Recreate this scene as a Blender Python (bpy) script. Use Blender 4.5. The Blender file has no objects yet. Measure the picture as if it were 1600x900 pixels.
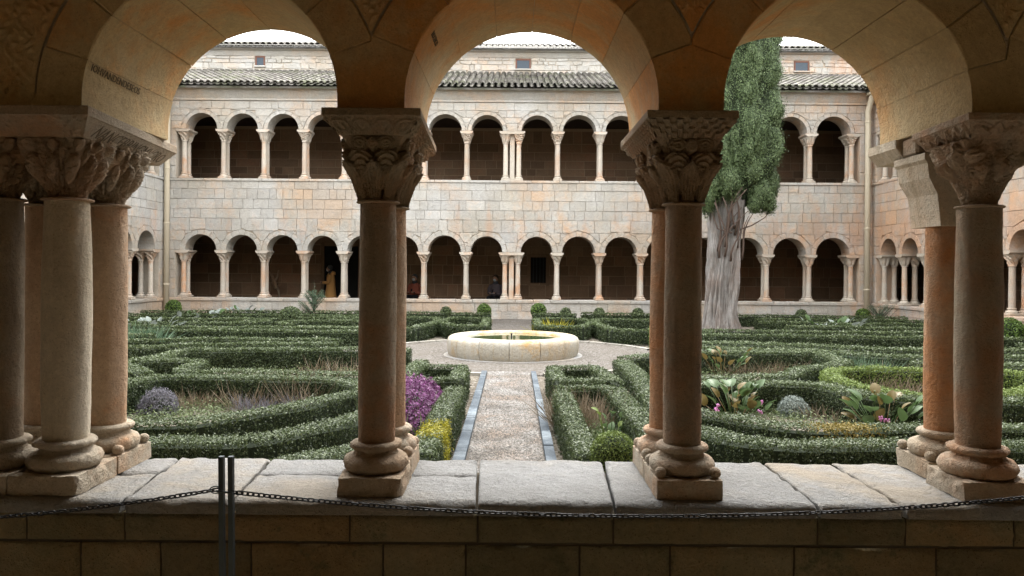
import bpy, math, random
import numpy as np
from mathutils import Vector, Matrix, noise
random.seed(7); RNG = np.random.default_rng(7)
C = bpy.context.scene.collection
S = bpy.context.scene
PI = math.pi

# ------------------------------------------------------------------ camera
cam_d = bpy.data.cameras.new('camera'); cam = bpy.data.objects.new('camera', cam_d); C.objects.link(cam)
cam_d.sensor_width = 36; cam_d.lens = 27.0; cam_d.shift_y = -31 / 1600; cam_d.clip_start = 0.05; cam_d.clip_end = 500
cam.matrix_world = Matrix.Translation((0, 0, 1.6)) @ Matrix.Rotation(math.radians(90), 4, 'X') @ Matrix.Rotation(math.radians(0.45), 4, 'Z')
S.camera = cam
# ------------------------------------------------------------------ sky, sun, exposure
SUN_EL, SUN_ROT = math.radians(56), math.radians(12)
W = bpy.data.worlds.new('World'); S.world = W; W.use_nodes = True
nt = W.node_tree; nt.nodes.clear()
def N(nt, t, **k):
    n = nt.nodes.new(t)
    for a, b in k.items():
        if a == 'inp':
            for i, v in b.items(): n.inputs[i].default_value = v
        else: setattr(n, a, b)
    return n
sky = N(nt, 'ShaderNodeTexSky'); sky.sky_type = 'NISHITA'; sky.sun_disc = False
sky.sun_elevation = SUN_EL; sky.sun_rotation = SUN_ROT
hsv = N(nt, 'ShaderNodeHueSaturation', inp={'Saturation': 0.12, 'Value': 1.0})
tc = N(nt, 'ShaderNodeTexCoord'); nz = N(nt, 'ShaderNodeTexNoise', inp={'Scale': 2.2, 'Detail': 6.0, 'Roughness': 0.6})
cr = N(nt, 'ShaderNodeValToRGB'); cr.color_ramp.elements[0].color = (6.4, 6.6, 7.0, 1); cr.color_ramp.elements[1].color = (9.2, 9.2, 9.2, 1)
cr.color_ramp.elements[0].position = .3; cr.color_ramp.elements[1].position = .65
mx = N(nt, 'ShaderNodeMix', data_type='RGBA'); mx.inputs[0].default_value = .8
bg = N(nt, 'ShaderNodeBackground', inp={'Strength': 0.15}); wo = N(nt, 'ShaderNodeOutputWorld')
L = nt.links.new
L(sky.outputs[0], hsv.inputs['Color']); L(tc.outputs['Generated'], nz.inputs['Vector']); L(nz.outputs[0], cr.inputs[0])
L(hsv.outputs[0], mx.inputs[6]); L(cr.outputs[0], mx.inputs[7]); L(mx.outputs[2], bg.inputs[0]); L(bg.outputs[0], wo.inputs[0])
sd = bpy.data.lights.new('sun', 'SUN'); sd.energy = 0.8; sd.angle = math.radians(28); sd.color = (1, .96, .9)
sun = bpy.data.objects.new('sun', sd); C.objects.link(sun)
_d = Vector((math.sin(SUN_ROT) * math.cos(SUN_EL), math.cos(SUN_ROT) * math.cos(SUN_EL), math.sin(SUN_EL)))
sun.rotation_euler = _d.to_track_quat('Z', 'Y').to_euler()
S.view_settings.view_transform = 'Standard'; S.view_settings.look = 'None'; S.view_settings.gamma = 1
S.view_settings.exposure = 2.4
S.render.engine = 'CYCLES'
S.cycles.max_bounces = 9; S.cycles.diffuse_bounces = 8; S.cycles.glossy_bounces = 2; S.cycles.transmission_bounces = 4
S.cycles.use_denoising = True; S.cycles.sample_clamp_indirect = 6; S.cycles.caustics_reflective = False; S.cycles.caustics_refractive = False

# ------------------------------------------------------------------ helpers
def tag(o, label=None, cat=None, group=None, kind=None):
    if label: o['label'] = label
    if cat: o['category'] = cat
    if group: o['group'] = group
    if kind: o['kind'] = kind
    return o
def empty(name, loc=(0, 0, 0), label=None, cat=None, group=None, M=None):
    o = bpy.data.objects.new(name, None); C.objects.link(o); o.empty_display_size = .1
    o.matrix_world = M if M is not None else Matrix.Translation(loc)
    return tag(o, label, cat, group)
def link(o, parent=None, world=True):
    """parent o; with world=True its vertices are in world coordinates"""
    C.objects.link(o)
    if parent is not None:
        o.parent = parent
        if world and parent.type == 'EMPTY': o.matrix_parent_inverse = parent.matrix_basis.inverted()
    return o
class MB:
    def __init__(s): s.v = []; s.f = []
    def add(s, v, f):
        b = len(s.v); s.v += [tuple(p) for p in v]; s.f += [tuple(b + i for i in q) for q in f]; return s
    def box(s, x0, y0, z0, x1, y1, z1, c=0.0):
        if c <= 0:
            return s.add([(x0, y0, z0), (x1, y0, z0), (x1, y1, z0), (x0, y1, z0), (x0, y0, z1), (x1, y0, z1), (x1, y1, z1), (x0, y1, z1)],
                         [(0, 3, 2, 1), (4, 5, 6, 7), (0, 1, 5, 4), (1, 2, 6, 5), (2, 3, 7, 6), (3, 0, 4, 7)])
        xs = (x0, x1); ys = (y0, y1); zs = (z0, z1); v = []; ix = {}
        for i in (0, 1):
            for j in (0, 1):
                for k in (0, 1):
                    sx, sy, sz = (c if i == 0 else -c), (c if j == 0 else -c), (c if k == 0 else -c)
                    X, Y, Z = xs[i], ys[j], zs[k]
                    ix[i, j, k] = len(v); v += [(X, Y + sy, Z + sz), (X + sx, Y, Z + sz), (X + sx, Y + sy, Z)]
        q = lambda a, n: ix[a] + n
        f = [[q((0, 0, 0), 0), q((0, 0, 1), 0), q((0, 1, 1), 0), q((0, 1, 0), 0)], [q((1, 0, 0), 0), q((1, 1, 0), 0), q((1, 1, 1), 0), q((1, 0, 1), 0)],
             [q((0, 0, 0), 1), q((1, 0, 0), 1), q((1, 0, 1), 1), q((0, 0, 1), 1)], [q((0, 1, 0), 1), q((0, 1, 1), 1), q((1, 1, 1), 1), q((1, 1, 0), 1)],
             [q((0, 0, 0), 2), q((0, 1, 0), 2), q((1, 1, 0), 2), q((1, 0, 0), 2)], [q((0, 0, 1), 2), q((1, 0, 1), 2), q((1, 1, 1), 2), q((0, 1, 1), 2)]]
        for j in (0, 1):
            for k in (0, 1): f.append([q((0, j, k), 1 + k * 0) if 0 else q((0, j, k), 1), q((1, j, k), 1), q((1, j, k), 2), q((0, j, k), 2)])
        for i in (0, 1):
            for k in (0, 1): f.append([q((i, 0, k), 0), q((i, 1, k), 0), q((i, 1, k), 2), q((i, 0, k), 2)])
        for i in (0, 1):
            for j in (0, 1): f.append([q((i, j, 0), 0), q((i, j, 1), 0), q((i, j, 1), 1), q((i, j, 0), 1)])
        for i in (0, 1):
            for j in (0, 1):
                for k in (0, 1): f.append([q((i, j, k), 0), q((i, j, k), 1), q((i, j, k), 2)])
        return s.add(v, f)
    def tube(s, pts, r, n=6, cap=True):
        pts = [Vector(p) for p in pts]; m = len(pts)
        rs = r if isinstance(r, (list, tuple)) else [r] * m
        v = []; up = None
        for i, p in enumerate(pts):
            t = (pts[min(i + 1, m - 1)] - pts[max(i - 1, 0)])
            t = t.normalized() if t.length > 1e-9 else Vector((0, 0, 1))
            if up is None: up = Vector((1, 0, 0)) if abs(t.x) < .9 else Vector((0, 1, 0))
            a = (up - t * up.dot(t)).normalized(); up = a; b = t.cross(a)
            for k in range(n):
                w = 2 * PI * k / n; v.append(p + (a * math.cos(w) + b * math.sin(w)) * rs[i])
        f = [(i * n + k, i * n + (k + 1) % n, (i + 1) * n + (k + 1) % n, (i + 1) * n + k) for i in range(m - 1) for k in range(n)]
        if cap: f += [tuple(range(n - 1, -1, -1)), tuple((m - 1) * n + k for k in range(n))]
        return s.add(v, f)
    def lathe(s, prof, cx, cy, n=32, fn=None, a0=0, a1=2 * PI):
        full = abs(a1 - a0 - 2 * PI) < 1e-6; m = n if full else n + 1; v = []
        for r, z in prof:
            for k in range(m):
                a = a0 + (a1 - a0) * k / n
                rr = r + (fn(a, z, r) if fn else 0)
                v.append((cx + rr * math.cos(a), cy + rr * math.sin(a), z))
        f = [(i * m + k, i * m + (k + 1) % m, (i + 1) * m + (k + 1) % m, (i + 1) * m + k) for i in range(len(prof) - 1) for k in range(n)]
        return s.add(v, f)
    def ball(s, c, r, n=10, sc=(1, 1, 1)):
        v = []; f = []
        for i in range(n // 2 + 1):
            ph = PI * i / (n // 2)
            for k in range(n):
                a = 2 * PI * k / n
                v.append((c[0] + r * sc[0] * math.sin(ph) * math.cos(a), c[1] + r * sc[1] * math.sin(ph) * math.sin(a), c[2] - r * sc[2] * math.cos(ph)))
        for i in range(n // 2):
            for k in range(n): f.append((i * n + k, i * n + (k + 1) % n, (i + 1) * n + (k + 1) % n, (i + 1) * n + k))
        return s.add(v, f)
    def prism(s, poly, d0, d1, c=0.0, ax=1):
        """poly = [(u, z)] extruded along axis ax from d0 to d1; chamfer c at d0 and d1"""
        n = len(poly); cu = sum(p[0] for p in poly) / n; cz = sum(p[1] for p in poly) / n
        def ins(p, e):
            du, dz = p[0] - cu, p[1] - cz; l = math.hypot(du, dz) or 1
            k = max(0.0, 1 - 1.3 * e / l); return (cu + du * k, cz + dz * k)
        if c > 0: rings = [([ins(p, c) for p in poly], d0), (poly, d0 + c), (poly, d1 - c), ([ins(p, c) for p in poly], d1)]
        else: rings = [(poly, d0), (poly, d1)]
        v = []
        for pl, d in rings:
            for u, z in pl: v.append((u, d, z) if ax == 1 else ((d, u, z) if ax == 0 else (u, z, d)))
        f = [tuple(range(n)), tuple((len(rings) - 1) * n + k for k in range(n - 1, -1, -1))]
        for i in range(len(rings) - 1): f += [(i * n + k, (i + 1) * n + k, (i + 1) * n + (k + 1) % n, i * n + (k + 1) % n) for k in range(n)]
        return s.add(v, f)
    def patch(s, P, nu, nv):
        v = [P(i / nu, j / nv) for j in range(nv + 1) for i in range(nu + 1)]
        return s.add(v, [(j * (nu + 1) + i, j * (nu + 1) + i + 1, (j + 1) * (nu + 1) + i + 1, (j + 1) * (nu + 1) + i) for j in range(nv) for i in range(nu)])
    def mesh(s, name, mat, smooth=False, angle=None):
        me = bpy.data.meshes.new(name); me.from_pydata(s.v, [], s.f); me.update()
        mats = mat if isinstance(mat, list) else [mat]
        for m in mats: me.materials.append(m)
        if smooth:
            me.shade_smooth()
            if angle: me.set_sharp_from_angle(angle=math.radians(angle))
        return me
    def build(s, name, mat, parent=None, smooth=False, angle=None, world=True, kind=None):
        o = bpy.data.objects.new(name, s.mesh(name, mat, smooth, angle)); link(o, parent, world)
        if kind: o['kind'] = kind
        return o
def fix_normals(o):
    import bmesh
    bm = bmesh.new(); bm.from_mesh(o.data); bmesh.ops.recalc_face_normals(bm, faces=bm.faces); bm.to_mesh(o.data); bm.free(); return o
def np_obj(name, V, k, mat, parent=None, kind=None, smooth=False):
    """V: (nfaces*k,3) array, each k rows one loose polygon"""
    me = bpy.data.meshes.new(name); n = len(V); m = n // k
    me.vertices.add(n); me.vertices.foreach_set('co', np.asarray(V, dtype=np.float32).ravel())
    me.loops.add(n); me.loops.foreach_set('vertex_index', np.arange(n, dtype=np.int32))
    me.polygons.add(m); me.polygons.foreach_set('loop_start', np.arange(m, dtype=np.int32) * k)
    me.update(calc_edges=True)
    for mm in (mat if isinstance(mat, list) else [mat]): me.materials.append(mm)
    o = bpy.data.objects.new(name, me); link(o, parent)
    if kind: o['kind'] = kind
    return o
def leaf_quads(P, Nn, size, asp=.55, spread=.9, up=0.0, rng=RNG):
    """diamond leaves (two bent halves share a midrib) at points P roughly facing Nn"""
    n = len(P); d = Nn + rng.normal(0, spread, (n, 3)); d /= np.linalg.norm(d, axis=1)[:, None] + 1e-9
    t = rng.normal(0, 1, (n, 3)); t[:, 2] += up; t -= d * np.sum(t * d, axis=1)[:, None]; t /= np.linalg.norm(t, axis=1)[:, None] + 1e-9
    b = np.cross(d, t); sz = (size * rng.uniform(.6, 1.3, n))[:, None]
    v = np.stack([P - t * sz * .5, P + b * sz * asp * .5 + d * sz * .08, P + t * sz * .5, P - b * sz * asp * .5 + d * sz * .08], axis=1)
    return v.reshape(-1, 3)
# ------------------------------------------------------------------ materials
def srgb(r, g, b): return tuple(((c / 255) / 12.92 if c / 255 <= .04045 else ((c / 255 + .055) / 1.055) ** 2.4) for c in (r, g, b)) + (1,)
def new_mat(name):
    m = bpy.data.materials.new(name); m.use_nodes = True; t = m.node_tree; t.nodes.clear()
    o = N(t, 'ShaderNodeOutputMaterial'); b = N(t, 'ShaderNodeBsdfPrincipled'); t.links.new(b.outputs[0], o.inputs[0])
    b.inputs['Specular IOR Level'].default_value = .25
    return m, t, b
def mixc(t, fac, a, b, mode='MIX'):
    m = N(t, 'ShaderNodeMix', data_type='RGBA', blend_type=mode)
    for i, x in ((0, fac), (6, a), (7, b)):
        if hasattr(x, 'links') or hasattr(x, 'is_linked'): t.links.new(x, m.inputs[i])
        else: m.inputs[i].default_value = x
    return m.outputs[2]
def ramp(t, x, p0, p1, c0=(0, 0, 0, 1), c1=(1, 1, 1, 1)):
    r = N(t, 'ShaderNodeValToRGB'); e = r.color_ramp.elements; e[0].position, e[1].position = p0, p1; e[0].color, e[1].color = c0, c1
    t.links.new(x, r.inputs[0]); return r.outputs[0]
def tnoise(t, vec, scale, detail=5, rough=.55, dist=0):
    n = N(t, 'ShaderNodeTexNoise', inp={'Scale': scale, 'Detail': detail, 'Roughness': rough, 'Distortion': dist}); t.links.new(vec, n.inputs['Vector']); return n.outputs[0]
def math_(t, op, a, b=0.0, clamp=False):
    n = N(t, 'ShaderNodeMath', operation=op, use_clamp=clamp)
    for i, x in ((0, a), (1, b)):
        if hasattr(x, 'is_linked'): t.links.new(x, n.inputs[i])
        else: n.inputs[i].default_value = x
    return n.outputs[0]
def stone(name, c1, c2, c3, amt3=.5, sc=1.0, rough=.9, bump=.35, var=.12, pits=.5, stain=None, streak=None, island=False, lichen=0.0, sk=(5, 5, .5)):
    """c1/c2 large mottling, c3 patches (iron stain); per-stone variation var; stain=(colour, xmin, xmax) extra iron stain near a corner"""
    m, t, b = new_mat(name)
    g = N(t, 'ShaderNodeNewGeometry'); pos = g.outputs['Position']
    oi = N(t, 'ShaderNodeObjectInfo')
    n1 = tnoise(t, pos, .9 * sc, 6); n2 = tnoise(t, pos, 5 * sc, 8, .65); n3 = tnoise(t, pos, .55 * sc, 5, .6, .6); n4 = tnoise(t, pos, 45 * sc, 6, .7)
    col = mixc(t, ramp(t, n1, .35, .68), c1, c2)
    s = math_(t, 'MULTIPLY', ramp(t, math_(t, 'ADD', math_(t, 'MULTIPLY', n3, .7), math_(t, 'MULTIPLY', n2, .3)), .46, .60), amt3)
    rnd = math_(t, 'ADD', oi.outputs['Random'], 0.0)
    if island: rnd = math_(t, 'FRACT', math_(t, 'ADD', rnd, g.outputs['Random Per Island']))
    s = math_(t, 'MULTIPLY', s, math_(t, 'ADD', .45, rnd), True)
    col = mixc(t, s, col, c3)
    if stain:
        sp = N(t, 'ShaderNodeSeparateXYZ'); t.links.new(pos, sp.inputs[0])
        mp = N(t, 'ShaderNodeMapping', inp={'Scale': (1.6, 1.6, .22)}); t.links.new(pos, mp.inputs[0])
        st = tnoise(t, mp.outputs[0], 1.3, 6, .6)
        a = N(t, 'ShaderNodeMapRange', inp={1: stain[1], 2: stain[2]}); t.links.new(sp.outputs[0], a.inputs[0])
        zb = ramp(t, math_(t, 'ABSOLUTE', math_(t, 'SUBTRACT', sp.outputs[2], 2.75)), .15, .9, (1, 1, 1, 1), (0, 0, 0, 1))
        base = math_(t, 'ADD', math_(t, 'MULTIPLY', a.outputs[0], .36), math_(t, 'MULTIPLY', zb, .13))
        st = math_(t, 'ADD', math_(t, 'MULTIPLY', st, .7), math_(t, 'MULTIPLY', n2, .3)); w = ramp(t, math_(t, 'ADD', base, st), .60, .86)
        col = mixc(t, math_(t, 'MULTIPLY', w, .62), col, stain[0])
    br = math_(t, 'ADD', 1 - var, math_(t, 'MULTIPLY', rnd, 2 * var))
    fine = math_(t, 'ADD', .78, math_(t, 'MULTIPLY', n2, .44))
    grain = math_(t, 'ADD', .70, math_(t, 'MULTIPLY', n4, .60))
    n5 = tnoise(t, pos, 130 * sc, 3, .8); n6 = tnoise(t, pos, 16 * sc, 6, .7)
    grain = math_(t, 'MULTIPLY', grain, math_(t, 'ADD', .72, math_(t, 'MULTIPLY', n5, .56)))
    fine = math_(t, 'MULTIPLY', fine, math_(t, 'ADD', .75, math_(t, 'MULTIPLY', n6, .5)))
    k = math_(t, 'MULTIPLY', math_(t, 'MULTIPLY', br, fine), grain)
    cb = N(t, 'ShaderNodeCombineXYZ')
    for i in range(3): t.links.new(k, cb.inputs[i])
    col = mixc(t, 1.0, col, cb.outputs[0], 'MULTIPLY')
    if streak:
        mp2 = N(t, 'ShaderNodeMapping', inp={'Scale': sk}); t.links.new(pos, mp2.inputs[0])
        w2 = ramp(t, tnoise(t, mp2.outputs[0], 2.2, 5, .6), .52, .72); col = mixc(t, math_(t, 'MULTIPLY', w2, streak[1]), col, streak[0])
    if lichen:
        w3 = ramp(t, tnoise(t, pos, 7, 7, .75), .56, .68); col = mixc(t, math_(t, 'MULTIPLY', w3, lichen), col, (.10, .11, .06, 1))
    # pits
    vo = N(t, 'ShaderNodeTexVoronoi', inp={'Scale': 38 * sc}); t.links.new(pos, vo.inputs['Vector'])
    pit = ramp(t, vo.outputs[0], .05, .22)
    col = mixc(t, math_(t, 'MULTIPLY', math_(t, 'SUBTRACT', 1.0, pit), pits * .6), col, (.06, .045, .03, 1))
    t.links.new(col, b.inputs['Base Color']); b.inputs['Roughness'].default_value = rough
    h = math_(t, 'ADD', math_(t, 'ADD', n2, math_(t, 'MULTIPLY', n6, .8)), math_(t, 'ADD', math_(t, 'MULTIPLY', n4, .55), math_(t, 'MULTIPLY', pit, .25 * pits)))
    bp = N(t, 'ShaderNodeBump', inp={'Strength': min(1, bump * 1.5), 'Distance': .045 / sc}); t.links.new(h, bp.inputs['Height']); t.links.new(bp.outputs[0], b.inputs['Normal'])
    return m
def leafmat(name, ca, cb_, cc=None, rough=.55, trans=.25, nsc=1.2, ramp_mid=.5):
    m, t, b = new_mat(name)
    g = N(t, 'ShaderNodeNewGeometry'); r = N(t, 'ShaderNodeValToRGB'); e = r.color_ramp.elements
    e[0].color = ca; e[1].color = cb_
    if cc: x = e.new(.72); x.color = cb_; e[-1].color = cc
    n = tnoise(t, g.outputs['Position'], nsc, 4)
    v = math_(t, 'ADD', math_(t, 'MULTIPLY', g.outputs['Random Per Island'], .65), math_(t, 'MULTIPLY', n, .35))
    t.links.new(v, r.inputs[0]); t.links.new(r.outputs[0], b.inputs['Base Color']); b.inputs['Roughness'].default_value = rough
    tr = N(t, 'ShaderNodeBsdfTranslucent'); t.links.new(r.outputs[0], tr.inputs[0]); ms = N(t, 'ShaderNodeMixShader', inp={0: trans})
    out = [q for q in t.nodes if q.type == 'OUTPUT_MATERIAL'][0]
    t.links.new(b.outputs[0], ms.inputs[1]); t.links.new(tr.outputs[0], ms.inputs[2]); t.links.new(ms.outputs[0], out.inputs[0])
    return m
def plain(name, col, rough=.6, metal=0, bump=0, bsc=40, var=.3):
    m, t, b = new_mat(name); g = N(t, 'ShaderNodeNewGeometry')
    n = tnoise(t, g.outputs['Position'], bsc, 5, .65); k = math_(t, 'ADD', 1 - var / 2, math_(t, 'MULTIPLY', n, var))
    cbx = N(t, 'ShaderNodeCombineXYZ')
    for i in range(3): t.links.new(k, cbx.inputs[i])
    t.links.new(mixc(t, 1.0, col, cbx.outputs[0], 'MULTIPLY'), b.inputs['Base Color'])
    b.inputs['Roughness'].default_value = rough; b.inputs['Metallic'].default_value = metal
    if bump:
        bp = N(t, 'ShaderNodeBump', inp={'Strength': bump, 'Distance': .02}); t.links.new(n, bp.inputs['Height']); t.links.new(bp.outputs[0], b.inputs['Normal'])
    return m
ORANGE = (.42, .22, .11, 1)
M = {}
M['wall'] = stone('pale_limestone', (.355, .33, .28, 1), (.40, .39, .365, 1), (.39, .28, .19, 1), .62, 1.0, bump=.4, var=.10, pits=.25, stain=(ORANGE, 7.5, 14.5))
M['wall_i'] = stone('pale_limestone_joined', (.355, .33, .28, 1), (.40, .39, .365, 1), (.39, .28, .19, 1), .62, 1.0, bump=.4, var=.10, pits=.25, stain=(ORANGE, 7.5, 14.5), island=True)
M['mortar'] = stone('old_mortar', (.30, .265, .21, 1), (.40, .36, .30, 1), (.32, .23, .15, 1), .4, 2.0, bump=.3, var=.02, pits=.2, stain=(ORANGE, 7.0, 13.5))
M['column'] = stone('warm_column_stone', (.41, .36, .29, 1), (.47, .43, .37, 1), (.42, .25, .15, 1), .75, 1.8, bump=.3, var=.12, pits=.2)
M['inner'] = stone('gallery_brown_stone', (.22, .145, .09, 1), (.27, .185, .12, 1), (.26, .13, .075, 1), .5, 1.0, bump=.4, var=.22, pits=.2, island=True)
M['inner_joint'] = plain('gallery_lime_joint', (.36, .27, .18, 1), .95)
M['near'] = stone('near_sandstone', (.46, .34, .17, 1), (.54, .42, .24, 1), (.52, .25, .08, 1), 1.0, 1.3, bump=.28, var=.08, pits=.45)
M['near_joint'] = stone('near_joint', (.46, .38, .26, 1), (.5, .42, .3, 1), (.4, .28, .16, 1), .5, 2.0, bump=.4, var=.0, pits=.2)
M['dark_joint'] = plain('dark_joint', (.07, .055, .035, 1), .95)
M['coping'] = stone('pale_coping_stone', (.27, .265, .25, 1), (.34, .34, .335, 1), (.32, .26, .18, 1), .5, 1.6, bump=1.0, var=.06, pits=.5)
M['parapet'] = stone('dark_parapet_stone', (.22, .185, .10, 1), (.31, .265, .165, 1), (.29, .17, .07, 1), .45, 1.6, bump=1.0, var=.22, pits=.8, lichen=.8)
M['shaft_grey'] = stone('brown_grey_shaft', (.29, .22, .15, 1), (.38, .31, .22, 1), (.35, .19, .10, 1), .7, 2.2, bump=.7, var=.04, pits=.8, streak=((.16, .11, .06, 1), .5))
M['shaft_pale'] = stone('buff_shaft', (.52, .44, .32, 1), (.60, .53, .42, 1), (.48, .31, .17, 1), .6, 2.0, bump=.5, var=.03, pits=.6, streak=((.30, .22, .13, 1), .4))
M['shaft_red'] = stone('orange_shaft', (.44, .29, .18, 1), (.53, .40, .28, 1), (.48, .21, .08, 1), .8, 1.8, bump=.6, var=.05, pits=.7, streak=((.30, .17, .09, 1), .5))
M['carved'] = stone('carved_capital_stone', (.28, .21, .13, 1), (.37, .29, .19, 1), (.37, .20, .10, 1), .6, 2.4, bump=.8, var=.03, pits=.25)
M['carved_pale'] = stone('carved_capital_stone_pale', (.38, .305, .22, 1), (.46, .38, .28, 1), (.42, .23, .12, 1), .6, 2.4, bump=.8, var=.03, pits=.25)
M['base'] = stone('worn_base_stone', (.44, .36, .26, 1), (.56, .49, .39, 1), (.46, .25, .13, 1), .7, 2.2, bump=.8, var=.06, pits=.8, lichen=.2)
M['fountain'] = stone('fountain_stone', (.41, .38, .31, 1), (.48, .46, .41, 1), (.42, .28, .13, 1), 1.0, 2.0, bump=.5, var=.06, pits=.3, streak=((.42, .31, .16, 1), .6))
M['slate'] = stone('slate_kerb', (.018, .030, .042, 1), (.055, .075, .095, 1), (.16, .19, .21, 1), .7, 3.0, rough=.6, bump=.3, var=.15, pits=.1)
M['tile'] = stone('weathered_roof_tile', (.085, .075, .065, 1), (.22, .205, .185, 1), (.07, .085, .03, 1), .55, 2.5, bump=.4, var=.28, pits=.2, island=True)
M['kerbstone'] = stone('grey_kerb', (.33, .31, .27, 1), (.40, .38, .34, 1), (.25, .25, .2, 1), .5, 2, var=.1)
M['wood'] = plain('dark_timber', (.05, .035, .025, 1), .8, bump=.3)
M['redwood'] = plain('reddish_window_wood', (.13, .06, .04, 1), .7, bump=.2)
M['pipe'] = plain('cream_painted_pipe', (.50, .44, .33, 1), .5, var=.15)
M['iron'] = plain('dark_iron', (.03, .035, .04, 1), .5, .7, bump=.2, bsc=90)
M['steel'] = plain('grey_steel_bar', (.07, .085, .09, 1), .45, .6, var=.4)
M['chain'] = plain('chain_steel', (.05, .05, .05, 1), .4, .9)
M['lead'] = plain('dark_letter_paint', (.15, .115, .07, 1), .9)  # painted letters on the soffits, shade of cut strokes on the abacus
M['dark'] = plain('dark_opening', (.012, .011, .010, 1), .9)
M['bark'] = stone('cypress_bark', (.19, .175, .16, 1), (.30, .29, .275, 1), (.17, .11, .08, 1), .6, 3.5, bump=.9, var=.0, pits=.1, streak=((.06, .045, .035, 1), .95), sk=(11, 11, .55))
M['twig'] = plain('bare_twig', (.10, .07, .055, 1), .8)
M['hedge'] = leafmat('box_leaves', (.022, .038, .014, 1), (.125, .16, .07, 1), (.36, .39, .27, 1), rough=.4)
M['hedge_side'] = leafmat('shade_tinted_box_leaves', (.012, .021, .008, 1), (.062, .085, .036, 1), (.24, .27, .18, 1), rough=.4)  # side leaves: shade put into the colour as a darker copy
M['hedge_top'] = leafmat('fresh_lit_box_leaves', (.020, .032, .011, 1), (.11, .145, .06, 1), (.32, .36, .24, 1), rough=.4)  # clipped tops: paler fresh growth, with skylight also put into the colour
M['hedge_b'] = leafmat('bright_box_leaves', (.045, .075, .015, 1), (.18, .24, .06, 1), (.36, .42, .18, 1))
M['hedge_y'] = leafmat('yellowing_leaves', (.12, .12, .01, 1), (.36, .33, .03, 1), (.5, .45, .08, 1))
M['hedge_o'] = leafmat('orange_yellow_leaves', (.10, .09, .02, 1), (.26, .2, .05, 1), (.4, .3, .1, 1))
M['core'] = plain('hedge_inside', (.018, .026, .012, 1), .95, bump=.5, bsc=25)
M['cypress'] = leafmat('cypress_foliage', (.014, .026, .012, 1), (.105, .15, .06, 1), (.30, .36, .21, 1), trans=.0, nsc=3)
M['ball'] = leafmat('topiary_leaves', (.03, .06, .012, 1), (.12, .19, .04, 1), (.25, .32, .1, 1))
M['grey_leaf'] = leafmat('silver_leaves', (.10, .13, .11, 1), (.27, .31, .28, 1), (.42, .45, .42, 1))
M['lav'] = leafmat('grey_lilac_stalks', (.07, .07, .08, 1), (.20, .19, .22, 1), (.32, .31, .35, 1))
M['dry'] = leafmat('dry_stalks', (.09, .065, .04, 1), (.22, .175, .12, 1), (.36, .32, .25, 1))
M['heather'] = leafmat('purple_heather', (.05, .03, .04, 1), (.22, .07, .20, 1), (.40, .18, .36, 1))
M['herb'] = leafmat('low_herbs', (.045, .07, .025, 1), (.16, .20, .09, 1), (.34, .34, .2, 1))
M['broad'] = leafmat('broad_leaves', (.03, .06, .018, 1), (.085, .14, .05, 1), (.30, .34, .26, 1), rough=.35, nsc=9)
M['broad_r'] = leafmat('reddish_broad_leaves', (.10, .04, .02, 1), (.16, .13, .04, 1), (.42, .33, .28, 1), rough=.35, nsc=9)
M['pink'] = plain('pink_flower', (.6, .25, .5, 1), .6)
M['juniper'] = leafmat('feathery_green', (.04, .08, .05, 1), (.13, .2, .12, 1), (.24, .3, .2, 1))
def ground_mat(name, cols, vs, bump, noisec, fine=90):
    m, t, b = new_mat(name); g = N(t, 'ShaderNodeNewGeometry')
    vo = N(t, 'ShaderNodeTexVoronoi', inp={'Scale': vs, 'Randomness': 1.0}); t.links.new(g.outputs['Position'], vo.inputs['Vector'])
    sep = N(t, 'ShaderNodeSeparateColor'); t.links.new(vo.outputs['Color'], sep.inputs[0])
    r = N(t, 'ShaderNodeValToRGB'); e = r.color_ramp.elements; e[0].color = cols[0]; e[1].color = cols[-1]
    for i, c in enumerate(cols[1:-1]): x = e.new((i + 1) / (len(cols) - 1)); x.color = c
    t.links.new(sep.outputs[0], r.inputs[0])
    big = tnoise(t, g.outputs['Position'], 1.1, 6); col = mixc(t, math_(t, 'MULTIPLY', ramp(t, big, .4, .7), .5), r.outputs[0], noisec)
    col = mixc(t, math_(t, 'MULTIPLY', ramp(t, vo.outputs[0], .25, .6), .5), col, (.10, .08, .06, 1))
    t.links.new(col, b.inputs['Base Color']); b.inputs['Roughness'].default_value = .95
    bp = N(t, 'ShaderNodeBump', inp={'Strength': bump, 'Distance': .02}); bp.invert = True
    h = math_(t, 'ADD', vo.outputs[0], math_(t, 'MULTIPLY', tnoise(t, g.outputs['Position'], fine, 4), -.4)); t.links.new(h, bp.inputs['Height']); t.links.new(bp.outputs[0], b.inputs['Normal'])
    return m
M['gravel'] = ground_mat('pale_gravel', [(.05, .044, .038, 1), (.115, .105, .092, 1), (.165, .155, .14, 1), (.29, .28, .265, 1)], 42, 1.0, (.14, .12, .10, 1))
M['pebble'] = stone('pebble_stone', (.12, .11, .098, 1), (.235, .225, .21, 1), (.17, .13, .10, 1), .6, 3, var=.5, island=True, pits=0)
M['soil'] = ground_mat('garden_soil', [(.06, .05, .038, 1), (.12, .10, .075, 1), (.18, .155, .125, 1), (.30, .28, .24, 1)], 30, .9, (.11, .11, .07, 1))
M['floor'] = stone('gallery_floor_stone', (.50, .42, .31, 1), (.56, .48, .37, 1), (.45, .33, .2, 1), .4, 1, var=.05)
M['bounce_wall'] = plain('light_bounce_wall', (.52, .44, .30, 1), .9, bump=.2, bsc=6, var=.15)  # stone wall out of view, its colour lightened to bounce light back
M['board'] = plain('painted_ceiling_boards', (.40, .30, .18, 1), .7)
M['glass'] = plain('window_glass', (.03, .045, .06, 1), .25, var=.05)
mw, t, b = new_mat('fountain_water'); b.inputs['Base Color'].default_value = (.05, .07, .03, 1); b.inputs['Roughness'].default_value = .06; b.inputs['Specular IOR Level'].default_value = .6
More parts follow.
